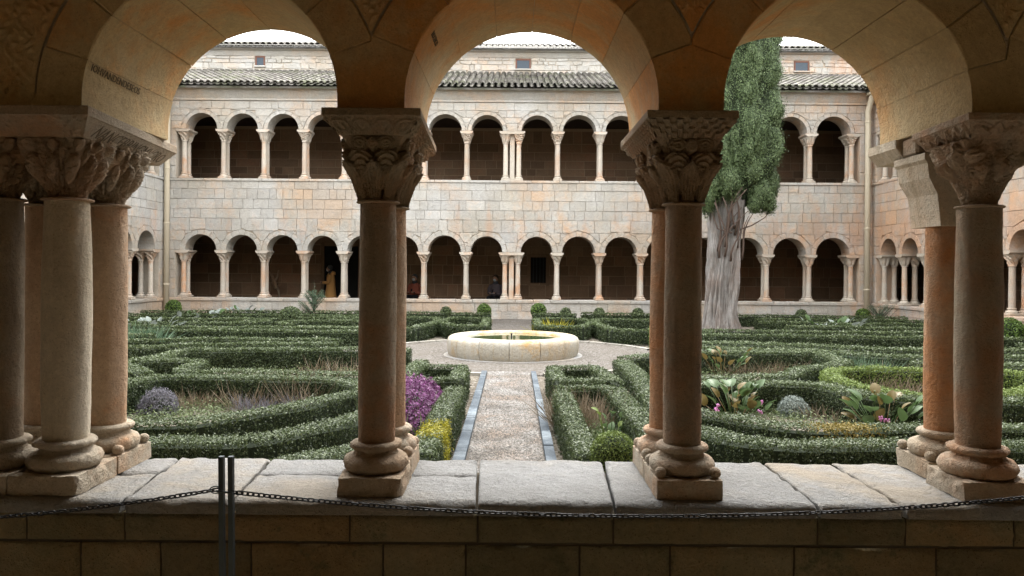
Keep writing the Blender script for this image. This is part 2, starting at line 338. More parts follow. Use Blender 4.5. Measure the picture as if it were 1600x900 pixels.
g = N(t, 'ShaderNodeNewGeometry'); bp = N(t, 'ShaderNodeBump', inp={'Strength': .12, 'Distance': .01}); t.links.new(tnoise(t, g.outputs['Position'], 6, 3), bp.inputs['Height']); t.links.new(bp.outputs[0], b.inputs['Normal'])
M['water'] = mw
# ------------------------------------------------------------------ 2-D cutting
def clip(poly, nx, nz, d):
    """keep the side nx*x+nz*z >= d"""
    out = []; n = len(poly)
    for i in range(n):
        a, b2 = poly[i], poly[(i + 1) % n]; da = nx * a[0] + nz * a[1] - d; db = nx * b2[0] + nz * b2[1] - d
        if da >= 0: out.append(a)
        if (da > 0 > db) or (da < 0 < db):
            k = da / (da - db); out.append((a[0] + (b2[0] - a[0]) * k, a[1] + (b2[1] - a[1]) * k))
    return out
def area(p): return abs(sum(p[i][0] * p[(i + 1) % len(p)][1] - p[(i + 1) % len(p)][0] * p[i][1] for i in range(len(p)))) / 2
def cut_disc(poly, cx, cz, R):
    if len(poly) < 3: return []
    qx = sum(p[0] for p in poly) / len(poly); qz = sum(p[1] for p in poly) / len(poly)
    if min(math.hypot(p[0] - cx, p[1] - cz) for p in poly) > R and math.hypot(qx - cx, qz - cz) > R + .3: return poly
    dx, dz = qx - cx, qz - cz; l = math.hypot(dx, dz) or 1
    return clip(poly, dx / l, dz / l, (cx * dx + cz * dz) / l + R)
def courses(u0, u1, z0, z1, h, w, gap=.0035, rnd=random):
    out = []; n = max(1, round((z1 - z0) / h)); hs = [rnd.uniform(.7, 1.4) for _ in range(n)]; k = (z1 - z0) / sum(hs); z = z0
    for hh in hs:
        hh *= k; u = u0 - rnd.uniform(0, w)
        while u < u1:
            ww = w * rnd.choice([rnd.uniform(.5, .8), rnd.uniform(.8, 1.3), rnd.uniform(1.2, 1.9)]); a, b2 = max(u, u0), min(u + ww, u1)
            if b2 - a > .05:
                j = lambda: rnd.uniform(-.0035, .0035)
                out.append([(a + gap + j(), z + gap + j()), (b2 - gap + j(), z + gap + j()), (b2 - gap + j(), z + hh - gap + j()), (a + gap + j(), z + hh - gap + j())])
            u += ww
        z += hh
    return out
def arc(cx, cz, r, a0, a1, n): return [(cx + r * math.cos(a0 + (a1 - a0) * i / n), cz + r * math.sin(a0 + (a1 - a0) * i / n)) for i in range(n + 1)]
def arcade_backing(ops, u0, u1, zb, zt, d0, d1, n=16):
    """solid wall with round-headed openings ops = [(uL,uR,zs)] standing on zb (pier feet)"""
    mb = MB(); xs = [u0]
    def quad_solid(a, b2, za, zb2):  # column strip between u=a..b2 from lower edge (za at a, zb2 at b2) to zt
        v = [(a, d0, za), (b2, d0, zb2), (b2, d0, zt), (a, d0, zt), (a, d1, za), (b2, d1, zb2), (b2, d1, zt), (a, d1, zt)]
        mb.add(v, [(0, 1, 2, 3), (5, 4, 7, 6), (4, 5, 1, 0), (3, 2, 6, 7)])
    u = u0
    for (a, b2, zs) in ops:
        quad_solid(u, a, zb, zb)
        mb.add([(a, d0, zb), (a, d1, zb), (a, d1, zs), (a, d0, zs)], [(0, 1, 2, 3)]); mb.add([(b2, d0, zb), (b2, d1, zb), (b2, d1, zs), (b2, d0, zs)], [(3, 2, 1, 0)])
        r = (b2 - a) / 2; pts = arc((a + b2) / 2, zs, r, PI, 0, n)
        for p, q in zip(pts, pts[1:]): quad_solid(p[0], q[0], p[1], q[1])
        u = b2
    quad_solid(u, u1, zb, zb)
    mb.add([(u0, d0, zb), (u0, d1, zb), (u0, d1, zt), (u0, d0, zt)], [(0, 1, 2, 3)]); mb.add([(u1, d0, zb), (u1, d1, zb), (u1, d1, zt), (u1, d0, zt)], [(3, 2, 1, 0)])
    return mb

# ================================================================== SETTING
MB().add([(-90, -60, 0), (90, -60, 0), (90, 120, 0), (-90, 120, 0)], [(0, 1, 2, 3)]).build('ground', M['soil'])['kind'] = 'structure'
def sheet(name, poly, z, mat):
    o = MB().add([(x, y, z) for x, y in poly], [tuple(range(len(poly)))]).build(name, mat); o['kind'] = 'structure'; return o
FX, FY, FR = .03, 14.16, 1.21
sheet('gravel_path', [(-.373, 3.7), (.283, 3.7), (.300, 11.9), (-.370, 11.9)], .008, M['gravel'])
sheet('gravel_path', [(FX + 2.8 * math.cos(a * PI / 32), FY + 2.8 * math.sin(a * PI / 32)) for a in range(64)], .012, M['gravel'])
sheet('gravel_path', [(-.55, 16.9), (.62, 16.9), (.62, 23.9), (-.55, 23.9)], .008, M['gravel'])
sheet('gravel_path', [(-10.7, 13.75), (-2.4, 13.75), (-2.4, 15.0), (-10.7, 15.0)], .008, M['gravel'])
sheet('gravel_path', [(2.4, 13.75), (11.1, 13.75), (11.1, 15.0), (2.4, 15.0)], .008, M['gravel'])
sheet('gravel_path', [(.95, 12.4), (1.35, 7.0), (2.2, 6.4), (1.35, 9.5), (1.9, 12.9)], .016, M['gravel'])
sheet('gravel_path', [(-.95, 12.4), (-1.7, 7.6), (-2.2, 6.4), (-1.2, 6.2), (-1.9, 12.9)], .016, M['gravel'])
MB().box(-15, -1.3, -.1, 15, 2.96, .012).build('gallery_floor', M['floor'])['kind'] = 'structure'
MB().box(-15, -1.7, 0, 15, -1.3, 4.3).build('gallery_wall', M['bounce_wall'])['kind'] = 'structure'
MB().box(-15.4, -1.3, 0, -15, 2.96, 4.3).build('gallery_wall', M['bounce_wall'])['kind'] = 'structure'
MB().box(15, -1.3, 0, 15.4, 2.96, 4.3).build('gallery_wall', M['bounce_wall'])['kind'] = 'structure'
MB().box(-15.4, -1.7, 4.1, 15.4, 3.0, 4.3).build('gallery_ceiling', M['board'])['kind'] = 'structure'

# ================================================================== FAR AND SIDE RANGES
Z_POD, Z_AB, Z_SILL, Z_UAB, Z_CORN, Z_EAVE = .61, 2.09, 4.34, 5.88, 6.93, 7.16
TH = .62
_cache = {}
def col_meshes(v):
    """shared meshes of one slim column (shaft, base, capital) standing at the local origin, height Z_AB - Z_POD"""
    if v in _cache: return _cache[v]
    rr = random.Random(50 + v); H = Z_AB - Z_POD
    sh = MB().lathe([(.076, .17), (.077, .5), (.070, H - .36)], 0, 0, 14).mesh('shaft', M['column'], True)
    base = MB().lathe([(.125, .05), (.135, .075), (.125, .10), (.092, .115), (.085, .135), (.10, .15), (.095, .17), (.07, .172)], 0, 0, 14)
    base.box(-.138, -.138, 0, .138, .138, .055, .008); base = base.mesh('base', M['column'], True, 40)
    cap = MB(); prof = []; n = 24; m = 10; vv = []
    for j in range(m + 1):
        t = j / m; r = .073 + .102 * t ** 1.5
        if j == 0: r = .092
        if j == 1: r = .076
        ex = 2 + 5 * t
        for k in range(n):
            a = 2 * PI * k / n; q = r / (abs(math.cos(a)) ** ex + abs(math.sin(a)) ** ex) ** (1 / ex)
            if j > 1:
                if v == 0: q += .026 * abs(math.sin(2 * a)) * math.sin(PI * min(1, t * 1.6)) - .022 * (k % 3 == 0)
                elif v == 1: q += .024 * math.sin(6 * a + 12 * t) - .010
                elif v == 2: q += rr.uniform(-.032, .016)
                else: q += .0
            vv.append((q * math.cos(a), q * math.sin(a), H - .36 + .27 * t))
    cap.add(vv, [(j * n + k, j * n + (k + 1) % n, (j + 1) * n + (k + 1) % n, (j + 1) * n + k) for j in range(m) for k in range(n)])
    cap = cap.mesh('capital', M['column'], v != 2, 35)
    _cache[v] = (sh, base, cap); return _cache[v]
_ab = {}
def abacus_mesh(hw, d):
    k = (round(hw, 3), round(d, 3))
    if k not in _ab:
        p = [(-hw + .05, 0), (hw - .05, 0), (hw, .045), (hw, .09), (-hw, .09), (-hw, .045)]
        _ab[k] = MB().prism(p, 0, d, .006).mesh('abacus', M['column'])
    return _ab[k]
_base = {}
def put(name, me, parent, loc, rot=0, label=None):
    o = bpy.data.objects.new(name, me); C.objects.link(o); o.parent = parent; o.location = loc; o.rotation_euler = (0, 0, rot)
    if label: o['label'] = label
    return o
def build_range(root, cols, u0, u1, detail, inner0, inner1, roof0=None, roof1=None, seed=1, dorm=None):
    rnd = random.Random(seed); P = root
    HP = {'s': .145, 'd': .285, 'r': .09, 'b': .4}
    ops = [(a[0] + HP[a[1]], b2[0] - HP[b2[1]]) for a, b2 in zip(cols, cols[1:])]
    lo = [(a, b2, Z_AB) for a, b2 in ops]; up = [(a, b2, Z_UAB) for a, b2 in ops]
    L_ = lambda mb, name, mat, kind=None, **k: mb.build(name, mat, P, world=False, kind=kind, **k)
    # mortar cores
    L_(arcade_backing(lo, u0, u1, Z_AB, Z_SILL - .03, .012, TH), 'arch_wall', M['mortar'])
    L_(arcade_backing(up, u0, u1, Z_UAB, Z_CORN, .012, TH), 'arch_wall', M['mortar'])
    L_(MB().box(u0, .012, 0, u1, TH, Z_POD - .09), 'podium', M['mortar'])
    # end walls beside the responds, both storeys
    for a, b2 in ((u0, ops[0][0] - .28), (ops[-1][1] + .28, u1)):
        if b2 - a > .03:
            L_(MB().box(a, .012, Z_POD - .09, b2, TH, Z_AB), 'corner_pier', M['mortar']); L_(MB().box(a, .012, Z_SILL, b2, TH, Z_UAB), 'corner_pier', M['mortar'])
    # stones
    def stones(rects, ops_, R, name, zs, joined=False, proud=.014, mat='wall'):
        mb = MB(); cnt = 0
        for p in rects:
            for (a, b2, z) in ops_:
                cx = (a + b2) / 2
                if abs(sum(q[0] for q in p) / len(p) - cx) < R + .7: p = cut_disc(p, cx, z, (b2 - a) / 2 + R)
                if len(p) < 3: break
            if len(p) < 3 or area(p) < .006: continue
            pr = -proud + rnd.uniform(-.006, .008)
            if joined: mb.prism(p, pr, .03, .006)
            else: L_(MB().prism(p, pr, .03, .007), name, M[mat]); cnt += 1
        if joined and mb.v: L_(mb, name, M[mat + '_i'], 'stuff')
        return cnt
    j = not detail
    stones(courses(u0, u1, Z_AB + .005, Z_SILL - .085, .29, .40, rnd=rnd), lo, .152, 'wall_stone', 0, j)
    if not detail: stones(courses(u0, u1, Z_UAB + .005, Z_CORN - .17, .22, .42, rnd=rnd), up, .12, 'upper_wall_stone', 0, j)
    else: stones(courses(u0, u1, Z_UAB + .005, Z_CORN - .17, .22, .42, rnd=rnd), up, .12, 'upper_wall_stone', 0, False)
    stones(courses(u0, u1, 0, Z_POD - .09, .27, .48, rnd=rnd), [], 0, 'podium_stone', 0, j)
    for a, b2 in ((u0, ops[0][0] - .29), (ops[-1][1] + .29, u1)):
        if b2 - a > .08:
            stones(courses(a, b2, Z_POD, Z_AB, .3, .35, rnd=rnd), [], 0, 'pier_stone', 0, j); stones(courses(a, b2, Z_SILL, Z_UAB, .3, .35, rnd=rnd), [], 0, 'pier_stone', 0, j)
    # podium coping and upper sill slabs
    def slabs(name, z0, z1, w, over, d1):
        u = u0; mb = MB()
        while u < u1:
            ww = min(w * rnd.uniform(.6, 1.4), u1 - u)
            if u1 - u - ww < .2: ww = u1 - u
            b_ = MB() if not j else mb
            b_.box(u + .004, -over - rnd.uniform(0, .012), z0, u + ww - .004, d1, z1 - rnd.uniform(0, .008), .012)
            if not j: fix_normals(L_(b_, name, M['wall']))
            u += ww
        if j: fix_normals(L_(mb, name, M['wall_i'], 'stuff'))
    slabs('coping_slab', Z_POD - .10, Z_POD, .75, .04, TH + .03)
    slabs('sill_slab', Z_SILL - .085, Z_SILL, .9, .035, TH + .02)
    # voussoirs
    for lvl, oo, nv, rt in ((0, lo, 9, .15), (1, up, 9, .115)):
        mb = MB()
        for i, (a, b2, zs) in enumerate(oo):
            cx = (a + b2) / 2; r = (b2 - a) / 2 - .004
            ml = (oo[i - 1][1] + a) / 2 if i else a - .3; mr = (b2 + oo[i + 1][0]) / 2 if i < len(oo) - 1 else b2 + .3
            cuts = [PI * k / nv + (rnd.uniform(-.05, .05) if 0 < k < nv else 0) for k in range(nv + 1)]
            for k in range(nv):
                a0, a1 = cuts[k] + .006, cuts[k + 1] - .006; ro = r + rt + rnd.uniform(-.012, .02)
                p = arc(cx, zs, ro, a0, a1, 2) + arc(cx, zs, r, a1, a0, 3)
                p = clip(clip(p, 1, 0, ml + .004), -1, 0, -(mr - .004))
                if len(p) < 3 or area(p) < .001: continue
                if j: mb.prism(p, -.016, TH + .01, .005)
                else: L_(MB().prism(p, -.012 + rnd.uniform(-.004, .004), TH + .01, .006), 'voussoir', M['wall'])
        if j: L_(mb, 'voussoirs', M['wall_i'], 'stuff')
    # roll mouldings over the upper arches
    for i, (a, b2, zs) in enumerate(up):
        cx = (a + b2) / 2; r = (b2 - a) / 2; mb = MB()
        lim = min(r + .16, r + HP['s'] - .002)
        for rr_, th in ((r + .125, .011),):
            a_in = math.acos(min(1, (r + HP['s'] - .03) / rr_)) if rr_ > r + HP['s'] - .03 else 0
            mb.tube([(cx + rr_ * math.cos(t_), -.018, zs + rr_ * math.sin(t_)) for t_ in [a_in + (PI - 2 * a_in) * q / 18 for q in range(19)]], th, 6)
        L_(mb, 'arch_moulding', M['wall'], smooth=True)
    # columns
    for lvl, z0, hh in ((0, Z_POD, Z_AB), (1, Z_SILL, Z_UAB)):
        sc = (Z_UAB - Z_SILL) / (Z_AB - Z_POD) if lvl else 1
        for (u, kd) in cols:
            if kd == 'b': continue
            us = [u] if kd != 'd' else [u - .205, u + .205]
            for q, uu in enumerate(us):
                for di, dd in enumerate((.16, .46)):
                    v = rnd.choice([0, 1, 2]) if not (kd == 's' and rnd.random() < .08) else 3
                    sh, ba, ca = col_meshes(v)
                    o = put('column', sh, P, (uu, dd, z0 + .0005 * di)); o.scale = (1, 1, sc)
                    if di == 0 or not detail or True:
                        put('base', ba, o, (0, 0, 0)); put('capital', ca, o, (0, 0, 0))
            hw = .20 if kd == 's' else (.40 if kd == 'd' else .22)
            put('abacus', abacus_mesh(hw, TH + .02), P, (u, -.025, hh - .09))
            if kd == 'd':
                L_(MB().box(u - .075, .12, z0, u + .075, .5, hh - .09, .01), 'pier', M['column'])
    # cornice
    L_(MB().box(u0, -.05, Z_CORN - .16, u1, TH, Z_CORN - .09, .01), 'string_course', M['wall'])
    cor = MB().prism([(-.05, Z_CORN - .09), (TH, Z_CORN - .09), (TH, Z_EAVE), (-.26, Z_EAVE), (-.26, Z_EAVE - .06), (-.20, Z_EAVE - .08), (-.10, Z_CORN)], u0, u1, 0, ax=0); L_(cor, 'cornice', M['wall'])
    # interior
    DB = 4.0
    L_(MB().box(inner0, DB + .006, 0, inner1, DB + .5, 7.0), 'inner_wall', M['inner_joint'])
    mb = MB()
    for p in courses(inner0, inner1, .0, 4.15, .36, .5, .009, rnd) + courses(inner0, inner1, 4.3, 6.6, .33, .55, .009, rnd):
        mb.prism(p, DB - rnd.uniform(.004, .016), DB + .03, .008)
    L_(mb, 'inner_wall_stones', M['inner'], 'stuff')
    L_(MB().box(inner0, .0 + TH + .02, 4.10, inner1, DB, 4.26), 'upper_floor', M['wood'])
    mb = MB(); u = inner0 + .3
    while u < inner1: mb.box(u, TH + .02, 3.94, u + .12, DB, 4.09); u += .55
    L_(mb, 'ceiling_beams', M['wood'], 'stuff')
    L_(MB().box(inner0, .0 + TH + .02, 6.70, inner1, DB + .3, 6.78), 'upper_ceiling', M['wood'])
    # roof of half-round tiles
    r0 = u0 if roof0 is None else roof0; r1 = u1 if roof1 is None else roof1
    dE, zE, dR, zR = -.42, Z_EAVE + .02, 3.5, 8.52
    L_(MB().prism([(dE + .08, zE - .03), (dR + .6, zR + .18), (dR + .6, zR + .10), (dE + .08, zE - .09)], r0, r1, 0, ax=0), 'roof', M['tile'])
    ln = math.hypot(dR - dE, zR - zE); sd_, cd = (zR - zE) / ln, (dR - dE) / ln
    def tile_at(u, s, w=.080, L0=.5, lift=.04):
        v = []
        for s_, ww, h in ((s, w, lift + .022), (s + L0, w * .82, lift)):
            for k in range(6):
                a = PI * k / 5; nn = math.sin(a) * ww * .95 + h
                v.append((u + math.cos(a) * ww, dE + cd * s_ - sd_ * nn, zE + sd_ * s_ + cd * nn))
        v += [(p[0], p[1] + sd_ * .018, p[2] - cd * .018) for p in v[:6]]
        f = [(k, k + 1, 6 + k + 1, 6 + k) for k in range(5)] + [(k + 1, k, 12 + k, 12 + k + 1) for k in range(5)]
        return v, f
    def chan_at(u, s):
        v = []
        for s_, ww in ((s - .04, .075), (s + .46, .09)):
            for k in range(4):
                a = PI + PI * k / 3; nn = math.sin(a) * ww * .5 + .03
                v.append((u + math.cos(a) * ww, dE + cd * s_ - sd_ * nn, zE + sd_ * s_ + cd * nn))
        return v, [(k, k + 1, 4 + k + 1, 4 + k) for k in range(3)]
    mb = MB(); pitch = .205; nrow = int(ln / .36) + 1; cnt = 0
    nc = int((r1 - r0) / pitch)
    for row in range(nrow):
        for c_ in range(nc):
            uu = r0 + (c_ + .5) * pitch + rnd.uniform(-.012, .012); s_ = row * .36 + rnd.uniform(-.02, .02)
            v, f = tile_at(uu, s_)
            if detail and cnt < 300:
                L_(MB().add(v, f), 'roof_tile', M['tile'], smooth=False); cnt += 1
            else: mb.add(v, f)
            mb.add(*chan_at(uu + pitch / 2, s_))
    L_(mb, 'roof_tiles', M['tile'], 'stuff')
    if detail:
        d2, zt = 3.5, 9.3
        L_(MB().box(r0 - 4, d2 + .012, 6.8, r1 + 4, d2 + .6, zt), 'attic_wall', M['mortar'])
        wins = dorm
        def rub(name, z0, z1, h, w):
            cnt = 0; mbj = MB()
            for p in courses(r0 - 1.5, r1 + 1.5, z0, z1, h, w, .009, rnd):
                p = [(q[0] + rnd.uniform(-.03, .03), q[1] + rnd.uniform(-.02, .02)) for q in p]
                for (cu, hw_, za, zb) in wins:
                    pc = sum(q[0] for q in p) / len(p)
                    if abs(pc - cu) < hw_ + .5 and p:
                        p = clip(p, 1, 0, cu + hw_ + .02) if pc > cu else clip(p, -1, 0, -(cu - hw_ - .02))
                        if not p: break
                if len(p) < 3 or area(p) < .005: continue
                L_(MB().prism(p, d2 - rnd.uniform(.005, .03), d2 + .04, .012), name, M['wall'])
        rub('rubble_stone', 8.5, 9.13, .16, .34)
        for (cu, hw_, za, zb) in wins:
            fr = MB(); fr.box(cu - hw_, d2 - .01, za, cu - hw_ + .05, d2 + .03, zb).box(cu + hw_ - .05, d2 - .01, za, cu + hw_, d2 + .03, zb).box(cu - hw_ + .05, d2 - .01, zb - .06, cu + hw_ - .05, d2 + .03, zb)
            w_ = L_(fr, 'window', M['redwood'])
            sub = MB().box(cu - hw_ + .05, d2 + .0, za, cu + hw_ - .05, d2 + .008, zb - .06).build('pane', M['glass'], w_)
            MB().box(cu - hw_ - .03, d2 - .06, za - .05, cu + hw_ + .03, d2 + .03, za - .003).build('sill', M['wall'], w_)
        L_(MB().prism([(d2 - .02, 9.13), (d2 + .5, 9.13), (d2 + .5, 9.36), (d2 - .22, 9.36), (d2 - .22, 9.31), (d2 - .1, 9.29)], r0 - 4, r1 + 4, 0, ax=0), 'attic_cornice', M['wall'])
        mb = MB(); dE, zE = d2 - .34, 9.39; sd_, cd = .3, .954; nc = int((r1 - r0 + 4) / .215)
        L_(MB().prism([(dE + .06, zE - .025), (d2 + 6, zE + 2.0), (d2 + 6, zE + 1.9), (dE + .06, zE - .06)], r0 - 4, r1 + 4, 0, ax=0), 'attic_roof', M['tile'])
        for c_ in range(nc):
            for row in range(3): mb.add(*tile_at(r0 - 2 + c_ * .215 + rnd.uniform(-.01, .01), row * .36, .092))
            mb.add(*chan_at(r0 - 2 + (c_ + .5) * .215, 0))
        L_(mb, 'attic_tiles', M['tile'], 'stuff')
LX, RX, FARY = -10.85, 11.24, 24.0
k = 24.2 / 1200
px = [(288, 'r'), (349, 's'), (412, 's'), (475, 's'), (537, 's'), (600, 's'), (662, 's'), (728, 's'), (799, 'd'), (870, 's'), (936, 's'), (1001, 's'), (1066, 's'), (1131, 's'), (1197, 's'), (1263, 's'), (1328, 'r')]
far = empty('cloister_range', (0, FARY, 0), 'two storey far cloister range with pale ashlar, round arches above and below and tiled roof', 'building')
build_range(far, [((p - 800) * k, q) for p, q in px], LX, RX, True, -15.4, 15.6, -14.6, 15, 11,
            dorm=[((407 - 803) * 27.5 / 1200, .17, 8.78, 9.13), ((818 - 803) * 27.5 / 1200, .27, 8.74, 9.10), ((1253 - 803) * 27.5 / 1200, .27, 8.74, 9.10)])
lf = empty('cloister_range', M=Matrix.Translation((LX, 0, 0)) @ Matrix.Rotation(PI / 2, 4, 'Z'), label='left side cloister range meeting the far range beside the left drainpipe', cat='building')
ys = [23.4 - 1.33 * i for i in range(14)]
build_range(lf, [(y, 'r' if i in (0, 13) else 's') for i, y in enumerate(ys)][::-1], 3.75, FARY - .02, False, 3.75, 28, 3.75, 27.6, 21)
rt = empty('cloister_range', M=Matrix.Translation((RX, 0, 0)) @ Matrix.Rotation(-PI / 2, 4, 'Z'), label='right side cloister range with rust stained wall beside the right drainpipe', cat='building')
ys = [23.5 - 1.2 * i for i in range(16)]
build_range(rt, [(-y, 'r' if i in (0, 15) else 's') for i, y in enumerate(ys)], -FARY + .02, -3.75, False, -28, -3.75, -27.6, -3.75, 31)

# doorway, barred window and wall fragment in the far lower gallery
DB = FARY + 4.0
def opening(name, x0, x1, z0, z1, label=None):
    mb = MB(); mb.box(x0 - .12, DB - .05, z0 - (.1 if z0 > .1 else 0), x0, DB + .02, z1 + .12, .01).box(x1, DB - .05, z0 - (.1 if z0 > .1 else 0), x1 + .12, DB + .02, z1 + .12, .01).box(x0, DB - .05, z1, x1, DB + .02, z1 + .12, .01)
    o = mb.build(name, M['inner'], far); 
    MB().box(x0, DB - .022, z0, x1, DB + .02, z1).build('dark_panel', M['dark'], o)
    return o
kx = 28 / 1200
opening('doorway', (513 - 806) * kx, (560 - 800) * kx, 0, 2.35)
w = opening('barred_window', (829 - 800) * kx, (853 - 800) * kx, 1.07, 2.0)
for i in range(4):
    x = (829 - 800 + 24 * (i + .8) / 4.6) * kx
    MB().tube([(x, DB - .06, 1.07), (x, DB - .06, 2.0)], .014, 6).build('window_bar', M['iron'], w)
frag = MB()
fx = (433 - 800) * kx
frag.tube([(fx, DB - .12, .78), (fx - .05, DB - .14, 1.0), (fx - .12, DB - .13, 1.22), (fx - .25, DB - .12, 1.4)], [.07, .08, .05, .03], 8).tube([(fx - .03, DB - .13, 1.05), (fx + .06, DB - .12, 1.25), (fx + .09, DB - .12, 1.46)], [.05, .035, .02], 8).tube([(fx, DB - .12, .9), (fx + .1, DB - .12, .7), (fx + .12, DB - .12, .5)], [.06, .04, .03], 8).tube([(fx, DB + .01, 1.0), (fx, DB - .13, 1.0)], .03, 6)
tag(frag.build('stone_carving', M['carved_pale'], smooth=True), 'pale broken carving on the dark gallery wall behind the third column from left', 'carving')
b_ = empty('stone_bench', (0, DB - .3, 0), 'long low stone bench along the back wall of the far lower gallery', 'bench')
MB().box(-4.6, DB - .5, .36, 5.5, DB - .03, .44, .01).build('seat', M['inner'], b_); MB().box(-4.5, DB - .42, .012, 5.4, DB - .04, .36, .01).build('plinth', M['inner'], b_)
# drainpipes
for x, lab in ((LX + .12, 'cream painted drainpipe running down the left corner of the courtyard'), (RX - .22, 'cream painted drainpipe running down the right corner of the courtyard')):
    o = empty('drainpipe', (x, FARY - .12, 0), lab, 'drainpipe', 'corner drainpipes')
    MB().tube([(x, FARY - .16, .02), (x, FARY - .16, 5.9), (x, FARY - .16, 6.55), (x + .03, FARY - .3, 6.9), (x + .03, FARY - .36, 7.1)], .085, 10).build('pipe', M['pipe'], o, True)
    MB().box(x - .11, FARY - .47, 7.02, x + .17, FARY - .25, 7.15, .01).build('hopper', M['pipe'], o)
    for z in (1.0, 2.9, 4.6, 6.2): MB().lathe([(.088, z), (.10, z + .005), (.10, z + .035), (.088, z + .04)], x, FARY - .16, 10).box(x - .02, FARY - .1, z, x + .02, FARY, z + .03).build('pipe_clamp', M['pipe'], o)

# ================================================================== NEAR ARCADE
YF, YB = 3.0, 3.75
near = empty('near_arcade', (0, YF, 0), 'shadowed near arcade of three round arches framing the garden', 'arcade')
ZSP = 2.253
NOP = [(-3.1, -2.25), (-1.685, -.6875), (-.425, .5675), (.8225, 1.7925), (2.06, 3.03), (3.29, 4.26), (-4.4, -3.4)]
NOP.sort()
mids = [(NOP[i][1] + NOP[i + 1][0]) / 2 for i in range(len(NOP) - 1)]; mids = [NOP[0][0] - .13] + mids + [NOP[-1][1] + .13]
g_ = .007
core = arcade_backing([(a - g_, b2 + g_, ZSP) for a, b2 in NOP], -15, 15, 2.21, 4.2, YF + .008, YB - .008, 28)
core.build('arch_core', M['near_joint'], near)
rn = random.Random(5)
RO = .673
ARCH_CUTS = {1: [0, 20, 42, 66, 90, 115, 140, 163, 180], 2: [0, 20, 44, 66, 88, 108, 131, 158, 180], 3: [0, 16, 38, 60, 84, 108, 133, 160, 180]}
allcuts = []
for i, (a, b2) in enumerate(NOP):
    cx = (a + b2) / 2; r = (b2 - a) / 2
    ci = {-1.18625: 1, .07125: 2, 1.3075: 3}.get(round(cx, 5), 0)
    cuts = [math.radians(q) for q in (ARCH_CUTS.get(ci) or [0, 24, 48, 72, 96, 120, 156, 180])]; allcuts.append(cuts)
    for q in range(1, len(cuts) - 2):
        a0, a1 = cuts[q] + .0022, cuts[q + 1] - .0022
        p = arc(cx, ZSP, r + RO - .497 + rn.uniform(-.001, .001), a0, a1, 6) + arc(cx, ZSP, r + rn.uniform(-.002, .002), a1, a0, 9)
        p = clip(clip(p, 1, 0, mids[i] + .0015), -1, 0, -(mids[i + 1] - .0015))
        if len(p) > 2:
            o = MB().prism(p, YF - rn.uniform(0, .004), YB + rn.uniform(0, .004), .005).build('voussoir', M['near'], near)
def outer(c, r, ro, ang, m):
    dx = abs(m - c); s_ = math.copysign(1, math.cos(ang)); L_ = min(ro, dx / abs(math.cos(ang))); return (c + s_ * abs(math.cos(ang)) * L_, ZSP + math.sin(ang) * L_)
for i in range(len(NOP) - 1):
    (a0, b0), (a1, b1) = NOP[i], NOP[i + 1]; c0, c1, r0, r1 = (a0 + b0) / 2, (a1 + b1) / 2, (b0 - a0) / 2, (b1 - a1) / 2
    t0, t1 = allcuts[i][1] - .0022, allcuts[i + 1][-2] + .0022; m = mids[i + 1]
    o0, o1 = outer(c0, r0, r0 + .176, t0, m), outer(c1, r1, r1 + .176, t1, m); p = [(b0, 2.212)] + arc(c0, ZSP, r0, 0, t0, 8) + [o0]
    if o1[0] - o0[0] > .02: p += arc(c0, ZSP, r0 + .176, t0, .02, 5)[1:] + arc(c1, ZSP, r1 + .176, PI - .02, t1, 5)[:-1]
    p += ([o1] if abs(o1[1] - o0[1]) + abs(o1[0] - o0[0]) > .002 else []) + arc(c1, ZSP, r1, t1, PI, 8) + [(a1, 2.212)]
    fix_normals(MB().prism(p[::-1], YF - rn.uniform(0, .003), YB + rn.uniform(0, .003), .0).build('springer', M['near'], near))
# carved spandrel panels and plain upper blocks between the arch rings
def carvef(x, z, s=1.0):
    v = Vector((x * 26 * s, z * 26 * s, .3)); n1 = noise.noise(v * .55) ; w = math.sin((x + .5 * n1 * .08) * 120 + 6 * noise.noise(v * .45)) * math.sin(z * 95 + 5 * noise.noise(v * .4 + Vector((9, 0, 0))))
    return max(-.3, w) * .011 + noise.noise(v * 1.7) * .004
for i in range(1, len(mids) - 1):
    m = mids[i]; (a0, b0), (a1, b1) = NOP[i - 1], NOP[i]
    c0, c1 = (a0 + b0) / 2, (a1 + b1) / 2; r0 = (b0 - a0) / 2 + .183; r1 = (b1 - a1) / 2 + .183
    def gap(z):
        h = max(0, z - ZSP); l = c0 + math.sqrt(max(0, r0 * r0 - h * h)); rr_ = c1 - math.sqrt(max(0, r1 * r1 - h * h)); return l, rr_
    z0 = ZSP
    while gap(z0)[1] - gap(z0)[0] < .004 and z0 < 2.8: z0 += .004
    z0 = max(z0, 2.214); z1 = 2.86
    def P(u, v, z0=z0):
        z = z0 + (z1 - z0) * v; l, rr_ = gap(z); x = l + (rr_ - l) * u; e = min(u, 1 - u, v * 3) * (rr_ - l)
        dsp = carvef(x, z) if e > .008 else 0
        return (x, YF - .004 - max(0, dsp), z)
    if abs(m) < 3: MB().patch(P, 60, 110).build('carved_spandrel', M['near'], near, True)
u = -15.0
while u < 15:
    wv = rn.uniform(.45, .8); 
    for z0, z1 in ((3.02, 3.35), (3.36, 3.72), (3.73, 4.09)): MB().box(u + .004, YF - .004, z0, min(u + wv, 15) - .004, YB + .004, z1, .006).build('wall_block', M['near'], near)
    u += wv
MB().box(-15.4, YF, 4.3, 15.4, YB, 7.2).build('upper_wall', M['mortar'], near)
MB().prism([(-1.7, 8.9), (YB + .35, 7.15), (YB + .35, 7.3), (-1.7, 9.05)], -15.4, 15.4, 0, ax=0).build('roof', M['tile'], near)
